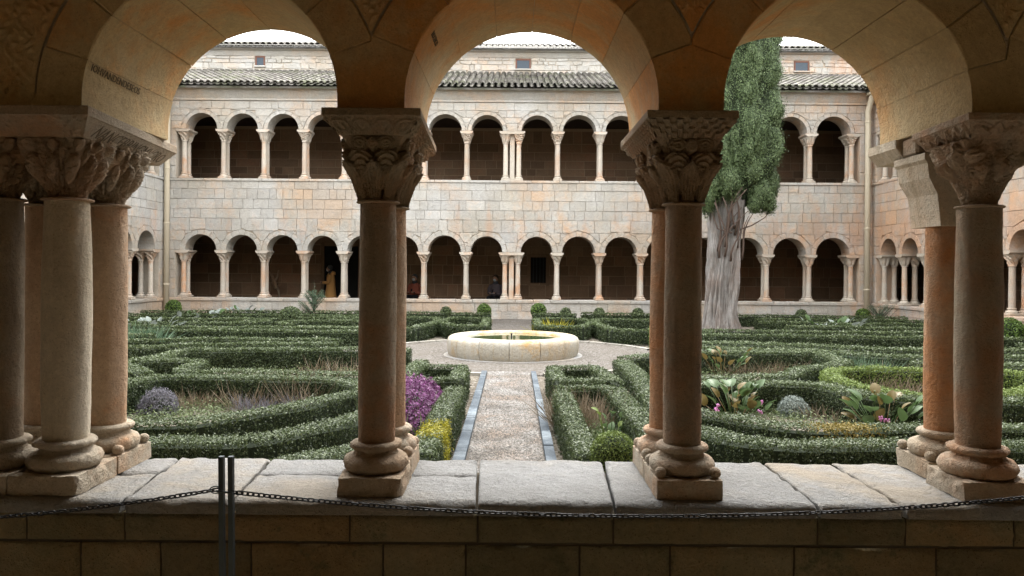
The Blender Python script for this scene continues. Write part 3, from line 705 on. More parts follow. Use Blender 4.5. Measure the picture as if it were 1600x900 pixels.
# painted inscriptions on the soffits
def text(name, s, size, mat, parent, org, xdir, ndir, ext=.0008, shear=0, sx=1.0):
    cu = bpy.data.curves.new(name, 'FONT'); cu.body = s; cu.size = size; cu.extrude = ext; cu.shear = shear; cu.resolution_u = 2; cu.materials.append(mat)
    x = Vector(xdir).normalized(); n = Vector(ndir); n = (n - x * n.dot(x)).normalized(); y = n.cross(x)
    o = bpy.data.objects.new(name, cu); C.objects.link(o); o.parent = parent
    mt = Matrix(((x.x * sx, y.x, n.x, org[0]), (x.y * sx, y.y, n.y, org[1]), (x.z * sx, y.z, n.z, org[2]), (0, 0, 0, 1)))
    bpy.context.view_layer.update(); me = bpy.data.meshes.new_from_object(o); bpy.data.objects.remove(o)
    o = bpy.data.objects.new(name, me); C.objects.link(o); o.parent = parent
    if parent.type == 'EMPTY': o.matrix_parent_inverse = parent.matrix_basis.inverted()
    o.matrix_basis = mt; return o
a = math.radians(165); c1 = -1.18625; r1 = .4955
text('inscription', 'IOHVANDENDESEOS', .042, M['lead'], near, (c1 + r1 * math.cos(a + .03), 3.03, ZSP + r1 * math.sin(a + .03)), (0, 1, -.02), (-math.cos(a), 0, -math.sin(a)), sx=1.0)
a = math.radians(145); c2 = .07125; r2 = .4935
text('inscription', 'INOCENCIO', .034, M['lead'], near, (c2 + r2 * math.cos(a), 3.09, ZSP + r2 * math.sin(a)), (0, 1, .0), (-math.cos(a), 0, -math.sin(a)), sx=.9)

# parapet
PZ = .70
par = empty('parapet', (0, 2.95, 0), 'low stone parapet wall with pale worn coping slabs under the near columns', 'parapet')
MB().box(-15, 2.975, 0, 15, 3.60, .64).build('parapet_core', M['dark_joint'], par)
def slab_mesh(poly, z0, z1, rnd, nu=34, nv=20):
    """poly: front-left, front-right, back-right, back-left corners; worn rounded edges"""
    fl, fr, br, bl = [Vector((p[0], p[1], 0)) for p in poly]; mb = MB()
    sd0 = rnd.uniform(0, 50)
    def P(u, v):
        # edge-heavy spacing
        U = .5 - .5 * math.cos(PI * u); V = .5 - .5 * math.cos(PI * v)
        p = fl.lerp(fr, U).lerp(bl.lerp(br, U), V)
        w = (fr - fl).length; d = (bl - fl).length
        eu = min(U, 1 - U) * w; ev = min(V, 1 - V) * d
        rr_ = .011
        drop = 0
        for e, rr_ in ((eu, .011), (ev, .03 if V < .5 else .014)):
            if e < rr_: drop += rr_ - math.sqrt(max(0, rr_ * rr_ - (rr_ - e) ** 2))
        n1 = noise.noise(Vector((p.x * 9 + sd0, p.y * 9, 0))); n2 = noise.noise(Vector((p.x * 40 + sd0, p.y * 40, 3)))
        e = min(eu, ev)
        ch = max(0, noise.noise(Vector((p.x * 14 + sd0, p.y * 14, 7)))) * .03 * max(0, 1 - e / .035)
        # corners knocked back
        cc = max(0, .07 - math.hypot(eu, ev)) / .07
        p = p.copy(); ctr = (fl + br) / 2
        if eu < 1e-6 or ev < 1e-6:
            k_ = noise.noise(Vector((p.x * 17 + sd0, p.y * 17, 1))) * .008
            dirv = (ctr - p).normalized(); p += dirv * (abs(k_) + cc * .03 * (1 if V > .5 else .3))
        z = z1 - drop - ch + n1 * .004 + n2 * .0015
        return (p.x, p.y, max(z0 + .004, z))
    mb.patch(P, nu, nv); n = nu + 1
    ring = [i for i in range(n)] + [j * n + nu for j in range(1, nv + 1)] + [nv * n + i for i in range(nu - 1, -1, -1)] + [j * n for j in range(nv - 1, 0, -1)]
    b0 = len(mb.v); mb.v += [(mb.v[i][0], mb.v[i][1], z0) for i in ring]; m_ = len(ring)
    mb.f += [(ring[(k + 1) % m_], ring[k], b0 + k, b0 + (k + 1) % m_) for k in range(m_)]
    return mb
seam_f = [-4.6, -3.9, -3.1, -2.35, -1.49, -1.07, -.128, .40, 1.19, 1.52, 2.2, 2.9, 3.7, 4.5]
seam_b = [-4.6, -3.9, -3.1, -2.35, -1.55, -1.125, -.15, .435, 1.185, 1.50, 2.15, 2.9, 3.7, 4.5]
YM = 3.33
for i in range(len(seam_f) - 1):
    f0, f1, b0, b1 = seam_f[i] + .004, seam_f[i + 1] - .004, seam_b[i] + .006, seam_b[i + 1] - .006
    split = -1.2 < (f0 + f1) / 2 < .2 or (f0 + f1) / 2 < -1.6
    if (f0 + f1) / 2 < -.2 and (f0 + f1) / 2 > -1.1: split = True
    if (f0 + f1) / 2 > .0: split = False
    mid = lambda f, b: f + (b - f) * (YM - 2.95) / .67
    if split:
        pl = [[(f0, 2.95), (f1, 2.95), (mid(f1, b1), YM - .004), (mid(f0, b0), YM - .004)], [(mid(f0, b0), YM + .004), (mid(f1, b1), YM + .004), (b1, 3.60 + rn.uniform(-.02, .02)), (b0, 3.61)]]
    else: pl = [[(f0, 2.95), (f1, 2.95), (b1, 3.61 + rn.uniform(-.02, .02)), (b0, 3.61)]]
    for p in pl: slab_mesh(p, .645, PZ + rn.uniform(-.003, .002), rn).build('coping_slab', M['coping'], par, True, 60)
for z0, z1, seams in ((.535, .645, [-4.4, -3.8, -3.1, -2.6, -1.87, -1.49, -1.12, -.62, -.125, .40, 1.19, 1.53, 1.95, 2.6, 3.3, 4.2]), (.30, .53, [-4.4, -3.6, -3.0, -2.5, -2.0, -1.66, -1.35, -1.0, -.49, -.17, .27, .62, 1.1, 1.65, 2.3, 2.9, 3.6, 4.3]), (.02, .295, [-4.4, -3.5, -2.7, -1.9, -1.1, -.5, .1, .8, 1.5, 2.2, 3.0, 3.8, 4.6])):
    for a, b2 in zip(seams, seams[1:]):
        sd0 = rn.uniform(0, 99)
        def P(u, v):
            x = a + .004 + (b2 - a - .008) * u; z = z0 + .003 + (z1 - z0 - .006) * v; e = min(u * (b2 - a), (1 - u) * (b2 - a), v * (z1 - z0), (1 - v) * (z1 - z0))
            y = 2.962 + noise.noise(Vector((x * 7 + sd0, z * 9, 0))) * .012 + noise.noise(Vector((x * 28 + sd0, z * 28, 0))) * .006
            if e < .012: y += (.012 - e) * (.7 + .8 * abs(noise.noise(Vector((x * 25, z * 25, sd0)))))
            return (x, y, z)
        mb = MB().patch(P, 36, 12); mb.box(a + .004, 2.972, z0 + .003, b2 - .004, 3.0, z1 - .003); mb.build('parapet_block', M['parapet'], par, True)

# ---------------- column groups
def ease(t): return t * t * (3 - 2 * t)
def capital(cx, cy, z0, z1, r0, hw, style, seed=0, nth=200, nz=104):
    rnd = random.Random(seed); lumps = []
    if style == 'birds':
        for k_ in range(10):
            th = 2 * PI * (k_ + .5) / 10
            lumps += [(th, .45, .20, .24, .040), (th + .12, .82, .13, .10, .034), (th - .25, .70, .09, .20, .024), (th + .3, .3, .07, .2, .016)]
    if style == 'beasts':
        for k_ in range(9): lumps += [(2 * PI * k_ / 9 + rnd.uniform(-.15, .15), rnd.uniform(.5, .8), rnd.uniform(.12, .25), rnd.uniform(.1, .2), rnd.uniform(.02, .045)) for _ in range(2)]
    v = []
    for j in range(nz + 1):
        t = j / nz; z = z0 + (z1 - z0) * t
        for k_ in range(nth):
            a = 2 * PI * k_ / nth
            if t < .055: rr_ = r0 + .018 * math.sqrt(max(0, 1 - ((t - .0275) / .0275) ** 2)); v.append((cx + rr_ * math.cos(a), cy + rr_ * math.sin(a), z)); continue
            s = (t - .055) / .945; ex = 2 + 6 * s ** 1.4
            b_ = r0 + (hw - r0) * (.75 * s ** 1.25 + .25 * ease(min(1, s * 1.2)))
            rr_ = b_ / (abs(math.cos(a)) ** ex + abs(math.sin(a)) ** ex) ** (1 / ex); d = 0
            if style in ('leaf', 'leaf2'):
                # lower leaves
                n_ = 8; q = (a / (2 * PI) * n_ + .5) % 1 - .5; tt = s / .60
                if tt <= 1.02:
                    wdt = .50 * min(1, .75 + .25 * math.sin(PI * tt)) * (math.sqrt(max(0, 1 - max(0, (tt - .72) / .30) ** 2))); 
                    if wdt > .02 and abs(q) < wdt:
                        x = q / wdt; d = .010 + .014 * tt * math.sqrt(1 - x * x) + .02 * max(0, tt - .62) / .4 * (1 - x * x) + .006 * math.cos(x * 19) * (1 - .6 * abs(x)) - .007 * (abs(x) < .07)
                        d -= .004 * (abs(abs(x) - .8) < .1)
                # upper leaves
                q2 = (a / (2 * PI) * n_) % 1 - .5; tt = (s - .38) / .40
                if d == 0 and 0 <= tt <= 1.02:
                    wdt = .52 * math.sqrt(max(0, 1 - max(0, (tt - .55) / .47) ** 2))
                    if wdt > .02 and abs(q2) < wdt:
                        x = q2 / wdt; rad = math.hypot(x * .8, (tt - .1)); d = .004 + .022 * tt * (1 - x * x) + .006 * math.cos(rad * 27)
                # volutes
                if s > .74:
                    q3 = (a / (PI / 2)) % 1 - .5; u_ = (s - .87) / .12
                    rv = math.hypot((abs(q3) - .27) / .16, u_); rh = math.hypot(q3 * 0 + (abs(((a + PI / 4) / (PI / 2)) % 1 - .5)) / .13, u_)
                    if rv < 1: d = .012 * math.sqrt(1 - rv * rv) + .004 * math.cos(rv * 14)
                    if rh < 1: d = .022 * math.sqrt(1 - rh * rh) + (.003 * math.cos(rh * 10))
                if d == 0: d = -.026 * min(1, (1 - s) * 5)
            elif style in ('birds', 'beasts'):
                best = 0
                for (th, tc_, sa, st_, am) in lumps:
                    da = (a - th + PI) % (2 * PI) - PI - .35 * (s - tc_)
                    e = 1 - (da / sa) ** 2 - ((s - tc_) / st_) ** 2
                    if e > 0: best = max(best, am * math.sqrt(e))
                d = best - .014 * min(1, (1 - s) * 6)
                vv = Vector((math.cos(a) * 2.2, math.sin(a) * 2.2, s * 2.4)) * 5
                d += .0035 * math.sin(14 * noise.noise(vv * .55) + s * 30) + .003 * noise.noise(vv * 2)
            elif style == 'plain': d = 0
            d += .002 * noise.noise(Vector((a * 9, s * 22, seed))) + .0022 * noise.noise(Vector((math.cos(a) * 11, math.sin(a) * 11, s * 40)))
            v.append((cx + (rr_ + d) * math.cos(a), cy + (rr_ + d) * math.sin(a), z))
    mb = MB().add(v, [(j * nth + k_, j * nth + (k_ + 1) % nth, (j + 1) * nth + (k_ + 1) % nth, (j + 1) * nth + k_) for j in range(nz) for k_ in range(nth)])
    return mb
def carve_side(A, B, A2, B2, n, fn, nu, nv):
    """strip from bottom edge A-B to top edge A2-B2 displaced outward along n"""
    A, B, A2, B2, n = map(Vector, (A, B, A2, B2, n)); ln = (B2 - A2).length; h = (A2 - A).length
    def P(u, v): p = A.lerp(B, u).lerp(A2.lerp(B2, u), v); return p + n * fn(u, v, u * ln, v * h, ln, h)
    return MB().patch(P, nu, nv)
def f_circles(u, v, x, y, ln, h):
    n_ = max(1, round(ln / .095)); q = (u * n_) % 1 - .5; p = (q * ln / n_, (v - .5) * h); r = math.hypot(*p)
    d = .006 * (abs(r - .034) < .006) + .006 * math.sqrt(max(0, 1 - (p[0] / .014) ** 2 - (p[1] / .022) ** 2)) + .004 * (abs(r - .024) < .003)
    if r > .042: d += .006 * max(0, math.sin(p[0] * 260) * math.sin(p[1] * 200 + .7))
    return d * (0 if v < .06 or v > .95 else 1)
def f_check(u, v, x, y, ln, h):
    nv = 4; nu = round(ln / .026); return .008 if (int(u * nu * .9999) + int(v * nv * .9999)) % 2 else 0.0
def f_leaf(u, v, x, y, ln, h):
    n_ = max(1, round(ln / .11)); q = (u * n_) % 1 - .5; s = 1 if int(u * n_) % 2 else -1; xx = q * ln / n_; yy = (v - .5) * h
    a = xx * .8 + s * yy * .6; b_ = -xx * s * .6 + yy * .8; e = 1 - (a / .045) ** 2 - (b_ / .020) ** 2
    d = .012 * math.sqrt(e) - .003 * (abs(b_) < .003) + .0015 * math.sin(a * 600) if e > 0 else .003 * noise.noise(Vector((x * 60, y * 60, 0)))
    if e <= 0 and abs(math.sin(xx * 45 + yy * 30 * s)) > .86: d += .006
    return d * (0 if v < .05 or v > .95 else 1)
def f_scroll(u, v, x, y, ln, h):
    w = math.sin(x * 130 + 25 * y + 2 * noise.noise(Vector((x * 14, y * 14, 1)))) * math.sin(y * 110 + 3 * noise.noise(Vector((x * 20, y * 20, 5))) + x * 25)
    return (.010 * max(0, w) + .004 * noise.noise(Vector((x * 70, y * 70, 2)))) * (0 if v < .05 or v > .95 else 1)
def f_plain(u, v, x, y, ln, h): return .0015 * noise.noise(Vector((x * 40, y * 40, 2)))
def abacus(parent, xl, xr, xlb, xrb, y0, y1, z0, zt, z1, inset, mat, fF, fR, fL, insy=.07):
    """top slab zt..z1 and slanting carved sides z0..zt"""
    mb = MB().prism([(xl, y0), (xr, y0), (xrb, y1), (xlb, y1)], zt, z1, .003, ax=2)
    o = fix_normals(mb.build('abacus', mat, parent))
    bl, br = (xl + inset, y0 + insy, z0), (xr - inset, y0 + insy, z0); bl2, br2 = (xlb + inset, y1 - insy, z0), (xrb - inset, y1 - insy, z0)
    tl, tr, tl2, tr2 = (xl + .004, y0 + .004, zt), (xr - .004, y0 + .004, zt), (xlb + .004, y1 - .004, zt), (xrb - .004, y1 - .004, zt)
    MB().add([bl, br, br2, bl2], [(3, 2, 1, 0)]).build('abacus_soffit', mat, o)
    s = .707
    lnf = (xr - xl); lns = y1 - y0
    for (A, B, A2, B2, n, fn, ln) in ((bl, br, tl, tr, (0, -s, -s), fF, lnf), (br, br2, tr, tr2, (s, 0, -s), fR, lns), (bl2, bl, tl2, tl, (-s, 0, -s), fL, lns), (br2, bl2, tr2, tl2, (0, s, -s), f_plain, lnf)):
        chk = fn is f_check
        nu = round(ln / .026) * 4 if chk else max(8, int(ln / .0035)); nv = 16 if chk else 26
        if fn is f_plain: nu, nv = 12, 4
        carve_side(A, B, A2, B2, n, fn, nu, nv).build('carved_band', mat, o, not chk)
    return o
def colbase(cx, cy, z0, r, hw, mat, rnd, parent, y0, y1, claws=True, worn=.004, ph=.075):
    sd0 = rnd.uniform(0, 99)
    # plinth with worn surface
    mb = MB()
    def wob(p, k_=.006):
        q = Vector(p) * 22 + Vector((sd0, 0, 0)); return Vector(p) + Vector((noise.noise(q), noise.noise(q + Vector((5, 5, 5))), noise.noise(q + Vector((9, 1, 3))))) * k_
    x0, x1, z1 = cx - hw, cx + hw, z0 + ph
    def face(A, B, D, nu, nv):
        A, B, D = map(Vector, (A, B, D))
        c_ = Vector(((x0 + x1) / 2, (y0 + y1) / 2, (z0 + z1) / 2))
        def P(u, v):
            p = A + (B - A) * u + (D - A) * v
            for ax in range(3):
                lo_, hi = ((x0, x1), (y0, y1), (z0, z1))[ax]
            ed = sorted([min(p.x - x0, x1 - p.x), min(p.y - y0, y1 - p.y), z1 - p.z if p.z > z0 + ph / 2 else 9])
            cw = .012 + worn * 2.5
            if ed[0] < 1e-4 and ed[1] < cw: p = p.lerp(c_, (cw - ed[1]) * (.6 + worn * 900 * max(0, noise.noise(p * 13 + Vector((sd0, 2, 0))))))
            return wob(p, worn)
        mb.patch(P, nu, nv)
    face((x0, y0, z0), (x1, y0, z0), (x0, y0, z1), 30, 10); face((x1, y0, z0), (x1, y1, z0), (x1, y0, z1), 30, 10); face((x1, y1, z0), (x0, y1, z0), (x1, y1, z1), 30, 10)
    face((x0, y1, z0), (x0, y0, z0), (x0, y1, z1), 30, 10); face((x0, y0, z1), (x1, y0, z1), (x0, y1, z1), 30, 30)
    mb.build('plinth', mat, parent, True)
    zb = z1 - .002; R = hw * 1.02; pr = []
    for k_ in range(9): a = -PI / 2 + PI * k_ / 8; pr.append((R - .034 + .034 * math.cos(a), zb + .034 + .034 * math.sin(a)))
    pr += [(R - .038, zb + .069)]
    for k_ in range(1, 6): q = k_ / 6; pr.append((R - .038 - (R - .038 - r - .008) * math.sin(q * PI / 2), zb + .069 + .020 * q))
    zt = zb + .09
    for k_ in range(7): a = -PI / 2 + PI * k_ / 6; pr.append((r + .012 + .017 * math.cos(a), zt + .014 + .014 * math.sin(a)))
    pr += [(r - .01, zt + .029)]
    fn = lambda a, z, rr_: worn * 1.1 * noise.noise(Vector((math.cos(a) * 5 + sd0, math.sin(a) * 5, z * 26))) + worn * .7 * noise.noise(Vector((math.cos(a) * 14 + sd0, math.sin(a) * 14, z * 60)))
    MB().lathe(pr, cx, cy, 72, fn).build('base', mat, parent, True)
    if claws:
        for sx in (-1, 1):
            for sy in (-1, 1): MB().ball((cx + sx * (hw - .022), cy + sy * (hw - .022), zb + .022), .024, 14, (1, 1, .95)).build('claw', mat, parent, True)
    return zt + .026
def shaft(cx, cy, z0, z1, r0, r1, mat, parent, ent=.004, wear=.0028, label=None):
    sd0 = cx * 31 + cy * 7; n_ = 40
    pr = [(r0 + (r1 - r0) * q / n_ + ent * math.sin(PI * q / n_), z0 + (z1 - z0) * q / n_) for q in range(n_ + 1)]
    fn = lambda a, z, rr_: wear * (1.3 * noise.noise(Vector((math.cos(a) * 1.6 + sd0, math.sin(a) * 1.6, z * 4))) + .6 * noise.noise(Vector((math.cos(a) * 7 + sd0, math.sin(a) * 7, z * 22))))
    o = MB().lathe(pr, cx, cy, 64, fn).build('shaft', mat, parent, True)
    if label: o['label'] = label
    return o
ZB, ZC, ZA0, ZAT, ZA1 = .86, 1.857, 2.118, 2.178, 2.209
CF, CB = 3.15, 3.46
GRP = 'column groups of the near arcade'
rc = random.Random(77)
# second group: leaf capital, scroll abacus
g = empty('twin_column', (-.551, 3.3, PZ), 'pair of worn columns left of the path with palmette abacus and leafy capital, dark front shaft', 'column', GRP)
for y, st, mt, y0, y1, cl in ((CF, 'leaf', 'shaft_grey', 3.0, 3.295, False), (CB, 'leaf2', 'shaft_red', 3.305, 3.60, True)):
    zt = colbase(-.551, y, PZ, .076, .128 if y == CF else .125, M['base'], rc, g, y0, y1, cl, .0055 if y == CF else .004)
    shaft(-.551, y, zt - .02, ZC + .01, .075, .073, M[mt], g, .0015)
    capital(-.551, y, ZC, ZA0 + .002, .070, .132, st, int(y * 100)).build('capital', M['carved'], g, True)
MB().box(-.551 - .115, 3.15, ZC + .17, -.551 + .115, 3.46, ZA0, .02).build('capital_block', M['carved'], g)
abacus(g, -.7325, -.354, -.72, -.385, 2.93, 3.86, ZA0, ZAT, ZA1, .058, M['carved'], f_circles, f_scroll, f_scroll)
# third group: checkered abacus
g = empty('twin_column', (.702, 3.3, PZ), 'pair of columns right of the path with chequered abacus, ball claws on the base and orange rear shaft', 'column', GRP)
for y, st, mt, y0, y1 in ((CF, 'leaf', 'shaft_grey', 3.0, 3.295), (CB, 'leaf', 'shaft_red', 3.305, 3.60)):
    zt = colbase(.702, y, PZ, .077, .130, M['base'], rc, g, y0, y1, True, .002)
    shaft(.702, y, zt - .02, ZC + .01, .076, .072, M[mt], g, .002)
    capital(.702, y, ZC, ZA0 + .002, .070, .134, st, int(y * 100) + 5).build('capital', M['carved'], g, True)
MB().box(.702 - .115, 3.15, ZC + .17, .702 + .115, 3.46, ZA0, .02).build('capital_block', M['carved'], g)
abacus(g, .513, .862, .515, .862, 2.93, 3.67, ZA0, ZAT, ZA1, .05, M['carved'], f_check, f_check, f_check)
# fourth group: beasts and plain repair block
g = empty('twin_column', (1.925, 3.3, PZ), 'rightmost column pair with damaged beast capital in front and plain stepped repair capital behind', 'column', GRP)
zt = colbase(1.915, CF, PZ, .084, .142, M['base'], rc, g, 3.0, 3.295, False, .007); shaft(1.915, CF, zt - .02, ZC + .01, .082, .081, M['shaft_grey'], g, .006, .003)
zt = colbase(1.945, CB, PZ, .078, .140, M['base'], rc, g, 3.315, 3.60, True, .003); shaft(1.945, CB, zt - .02, 1.80, .076, .075, M['shaft_red'], g, .003)
capital(1.915, CF, ZC, ZA0 + .002, .074, .150, 'beasts', 3).build('capital', M['carved_pale'], g, True)
rep = MB(); prf = [(1.80, .078), (1.825, .078), (1.94, .092), (2.01, .128), (2.075, .136), (2.09, .148), (2.118, .148)]; vv = []; cyb = 3.47
for z, h in prf: vv += [(1.945 - h, cyb - .12, z), (1.945 + h, cyb - .12, z), (1.945 + h, cyb + .10 + h * .35, z), (1.945 - h, cyb + .10 + h * .35, z)]
fs = [(j * 4 + k_, j * 4 + (k_ + 1) % 4, j * 4 + 4 + (k_ + 1) % 4, j * 4 + 4 + k_) for j in range(len(prf) - 1) for k_ in range(4)] + [(3, 2, 1, 0)]
rep.add(vv, fs).build('repair_capital', M['shaft_pale'], g)
abacus(g, 1.738, 2.10, 1.775, 2.10, 2.93, 3.42, ZA0, ZAT, ZA1, .05, M['carved_pale'], f_leaf, f_leaf, f_leaf)
ab2 = MB().prism([(1.775, 2.21), (1.775, 2.17), (1.82, 2.118), (2.1, 2.118), (2.1, 2.21)], 3.56, 3.84, .004); fix_normals(ab2.build('abacus_block', M['shaft_pale'], g))
fix_normals(MB().box(1.80, 3.425, 2.12, 2.1, 3.555, 2.207, .012).build('abacus_block', M['carved_pale'], g))
# first group: cluster of four
g = empty('column_cluster', (-1.96, 3.3, PZ), 'cluster of thick columns at the left edge carrying an inscribed abacus over carved bird figures', 'column', GRP)
for x, mts in ((-1.824, ('shaft_pale', 'shaft_red')), (-2.10, ('shaft_grey', 'shaft_red'))):
    for y, mt, y0, y1 in ((CF, mts[0], 2.99, 3.295), (CB, mts[1], 3.305, 3.61)):
        fr_ = y == CF
        zt = colbase(x, y, PZ, .088, .138, M['base'], rc, g, y0, y1, not fr_, .006 if fr_ else .003)
        shaft(x, y, zt - .02, ZC + .01, .086 if fr_ else .084, .082, M[mt], g, .009 if x > -2 and fr_ else .003)
        capital(x, y, ZC, ZA0 + .002, .080, .146, 'birds', int(x * 10 + y * 100)).build('capital', M['carved_pale'] if x > -2 else M['carved'], g, True)
MB().box(-2.22, 3.05, ZC + .15, -1.72, 3.56, ZA0, .03).build('capital_block', M['carved'], g)
abo = abacus(g, -2.42, -1.622, -2.42, -1.72, 2.93, 3.93, ZA0 - .018, ZAT - .008, ZA1, .055, M['carved_pale'], lambda u, v, x, y, ln, h: .5 * f_scroll(u, v, x, y, ln, h), f_plain, f_plain)
for x, l in ((-3.24, -3.1),):
    pass
# raised dark letters, shade of cut strokes put into their colour, on the slanting right-hand side of the first abacus
A_ = Vector((-1.622 - .055 + .010, 2.93 + .09, ZA0 - .010)); B_ = Vector((-1.72 - .055 + .010, 3.93 - .07, ZA0 - .010))
xd = (B_ - A_).normalized(); up_ = Vector((.055, 0, .055)).normalized(); nn = xd.cross(up_)
text('inscription', 'NANCEBRINCMVCRO', .085, M['lead'], abo, A_ + nn * .003, xd, nn, .0006, .25, .94)
# ---------------- barrier post and chain
post = empty('barrier_post', (-1.0, 2.6, 0), 'dark steel barrier post of two parallel flat bars standing before the parapet', 'post')
for x0 in (-.985, -.953):
    MB().prism([(x0 + .012, 0.01), (x0 + .028, 0.01), (x0 + .014, .955), (x0 - .002, .955)], 2.592, 2.612, .0015).build('bar', M['steel'], post)
MB().tube([(-.990, 2.585, .842), (-.935, 2.585, .836)], .004, 8).build('clamp_pin', M['steel'], post); MB().tube([(-.985 + .02 * math.cos(q * PI / 8) - .006, 2.583 + .002 * q / 8, .846 + .012 * math.sin(q * PI / 8)) for q in range(17)], .0022, 6).build('wire_loop', M['steel'], post)
lk = MB(); pts = []
for q in range(20):
    a = 2 * PI * q / 20; pts.append((.0085 * (1 if math.cos(a) > 0 else -1) * abs(math.cos(a)) ** .5 + 0, 0, .0062 * (1 if math.sin(a) > 0 else -1) * abs(math.sin(a)) ** .7))
pts.append(pts[0]); pts = [(p[0] * 1.0, p[1], p[2]) for p in pts]
lm = lk.tube([(p[0] * 1.35, 0, p[2]) for p in pts], .0027, 6, False).mesh('link', M['chain'], True)
def chain(p0, p1, sag, label, pitch=.0187):
    root = empty('chain', p0, label, 'chain', 'barrier chains'); p0, p1 = Vector(p0), Vector(p1)
    f = lambda t: p0.lerp(p1, t) - Vector((0, 0, sag * 4 * t * (1 - t)))
    ts = [0]; 
    while ts[-1] < 1:
        t = ts[-1]; d = (f(t + .001) - f(t)).length / .001; ts.append(t + pitch / d)
    for i, t in enumerate(ts[:-1]):
        c_ = f(t); dr = (f(t + .002) - f(t)).normalized()
        o = bpy.data.objects.new('link', lm); C.objects.link(o); o.parent = root; o.matrix_parent_inverse = root.matrix_basis.inverted()
        o.matrix_basis = Matrix.Translation(c_) @ dr.to_track_quat('X', 'Z').to_matrix().to_4x4() @ Matrix.Rotation((PI / 2 if i % 2 else 0) + rc.uniform(-.35, .35) + .5, 4, 'X')
def unpx(x, y, Y): x0 = x + .0079 * (y - 450); y0 = y - .0079 * (x - 800); return ((x0 - 800) / 1200 * Y, Y, 1.6 + (419 - y0) / 1200 * Y)
chain(unpx(366, 769, 2.6), unpx(1690, 768, 2.6), .083, 'dark chain sagging right of the barrier post along the parapet')
chain(unpx(-160, 818, 2.6), unpx(344, 764, 2.6), .018, 'dark chain sagging left of the barrier post')

# ================================================================== FOUNTAIN
f = empty('fountain', (FX, FY, 0), 'low round pale stone fountain basin in the middle of the garden', 'fountain')
prof = [(1.17, .0), (1.19, .04), (1.21, .12), (1.213, .22), (1.21, .285), (1.185, .335), (1.14, .362), (1.05, .372), (.96, .368), (.905, .345), (.885, .30), (.88, .1)]
NS = 14
for s_ in range(NS):
    a0 = 2 * PI * s_ / NS + .17; MB().lathe(prof, FX, FY, 10, lambda a, z, r: .004 * noise.noise(Vector((a * 6, z * 9, 0))), a0 + .004, a0 + 2 * PI / NS - .004).build('basin_stone', M['fountain'], f, True)
MB().lathe([(1.16, .01), (1.17, .30), (1.1, .365), (.96, .36), (.9, .3), (.9, .05), (0, .05)], FX, FY, 60).build('basin_core', M['mortar'], f, True)
MB().lathe([(0, .325), (.91, .325)], FX, FY, 60).build('water', M['water'], f)
MB().lathe([(1.16, .016), (1.27, .016), (1.28, .01), (1.28, .0)], FX, FY, 60).build('plinth_ring', M['coping'], f, True)
MB().tube([(FX - .03, FY - .15, .2), (FX - .03, FY - .15, .40)], .012, 8).ball((FX - .03, FY - .15, .40), .018, 8).build('nozzle', M['iron'], f)
rk = empty('kerb_ring', (FX, FY, 0), 'thin ring of pale kerbstones round the fountain gravel', 'kerb')
for s_ in range(40):
    a0 = 2 * PI * s_ / 40; am = a0 + PI / 40
    if abs(math.cos(am)) < .2 and math.sin(am) < 0 or abs(math.cos(am)) > .97: continue
    MB().lathe([(2.76, .0), (2.76, .045), (2.84, .045), (2.84, .0)], FX, FY, 3, None, a0 + .004, a0 + PI / 20 - .004).build('kerbstone', M['kerbstone'], rk)
for lab, xs in (('slate kerb strip along the left side of the gravel path', ((-.485, -.375), (-.445, -.365))), ('slate kerb strip along the right side of the gravel path', ((.283, .378), (.300, .372)))):
    kb = empty('path_kerb', (xs[0][0], 3.7, 0), lab, 'kerb', 'slate kerbs beside the central path'); n_ = 13
    for i in range(n_):
        y0, y1 = 3.7 + 7.9 * i / n_, 3.7 + 7.9 * (i + 1) / n_; L2 = lambda y, q: xs[0][q] + (xs[1][q] - xs[0][q]) * (y - 3.7) / 7.9
        z = .05 + rc.uniform(-.006, .006)
        MB().prism([(L2(y0, 0), y0 + .003), (L2(y0, 1), y0 + .003), (L2(y1, 1), y1 - .003), (L2(y1, 0), y1 - .003)], -.01, z, .005, ax=2).build('kerbstone', M['slate'], kb)
# loose pebbles on the near gravel
n_ = 24000; yy = 3.8 + 8.0 * RNG.random(n_) ** 1.0; xx = RNG.uniform(-.36, .28, n_); sz = RNG.uniform(.004, .0135, n_)
o6 = np.array([[1, 0, 0], [0, 1, 0], [-1, 0, 0], [0, -1, 0], [0, 0, .8], [0, 0, -.8]]); tri = np.array([[0, 1, 4], [1, 2, 4], [2, 3, 4], [3, 0, 4]])
me = bpy.data.meshes.new('pebbles'); sc_ = sz[:, None, None] * RNG.uniform(.6, 1.4, (n_, 1, 3)); ang = RNG.uniform(0, PI, n_)
v = o6[None] * sc_; ca, sa = np.cos(ang)[:, None], np.sin(ang)[:, None]; v = np.stack([v[..., 0] * ca - v[..., 1] * sa, v[..., 0] * sa + v[..., 1] * ca, v[..., 2]], -1)
v += np.stack([xx, yy, np.full(n_, .010)], -1)[:, None, :]; v = v.reshape(-1, 3)
fc = (tri[None] + (np.arange(n_) * 6)[:, None, None]).reshape(-1)
me.vertices.add(len(v)); me.vertices.foreach_set('co', v.astype(np.float32).ravel()); me.loops.add(len(fc)); me.loops.foreach_set('vertex_index', fc.astype(np.int32)); me.polygons.add(len(fc) // 3); me.polygons.foreach_set('loop_start', np.arange(len(fc) // 3, dtype=np.int32) * 3); me.update(calc_edges=True); me.materials.append(M['pebble'])
o = bpy.data.objects.new('gravel', me); C.objects.link(o); tag(o, 'pale loose gravel on the central path', 'gravel', kind='stuff')
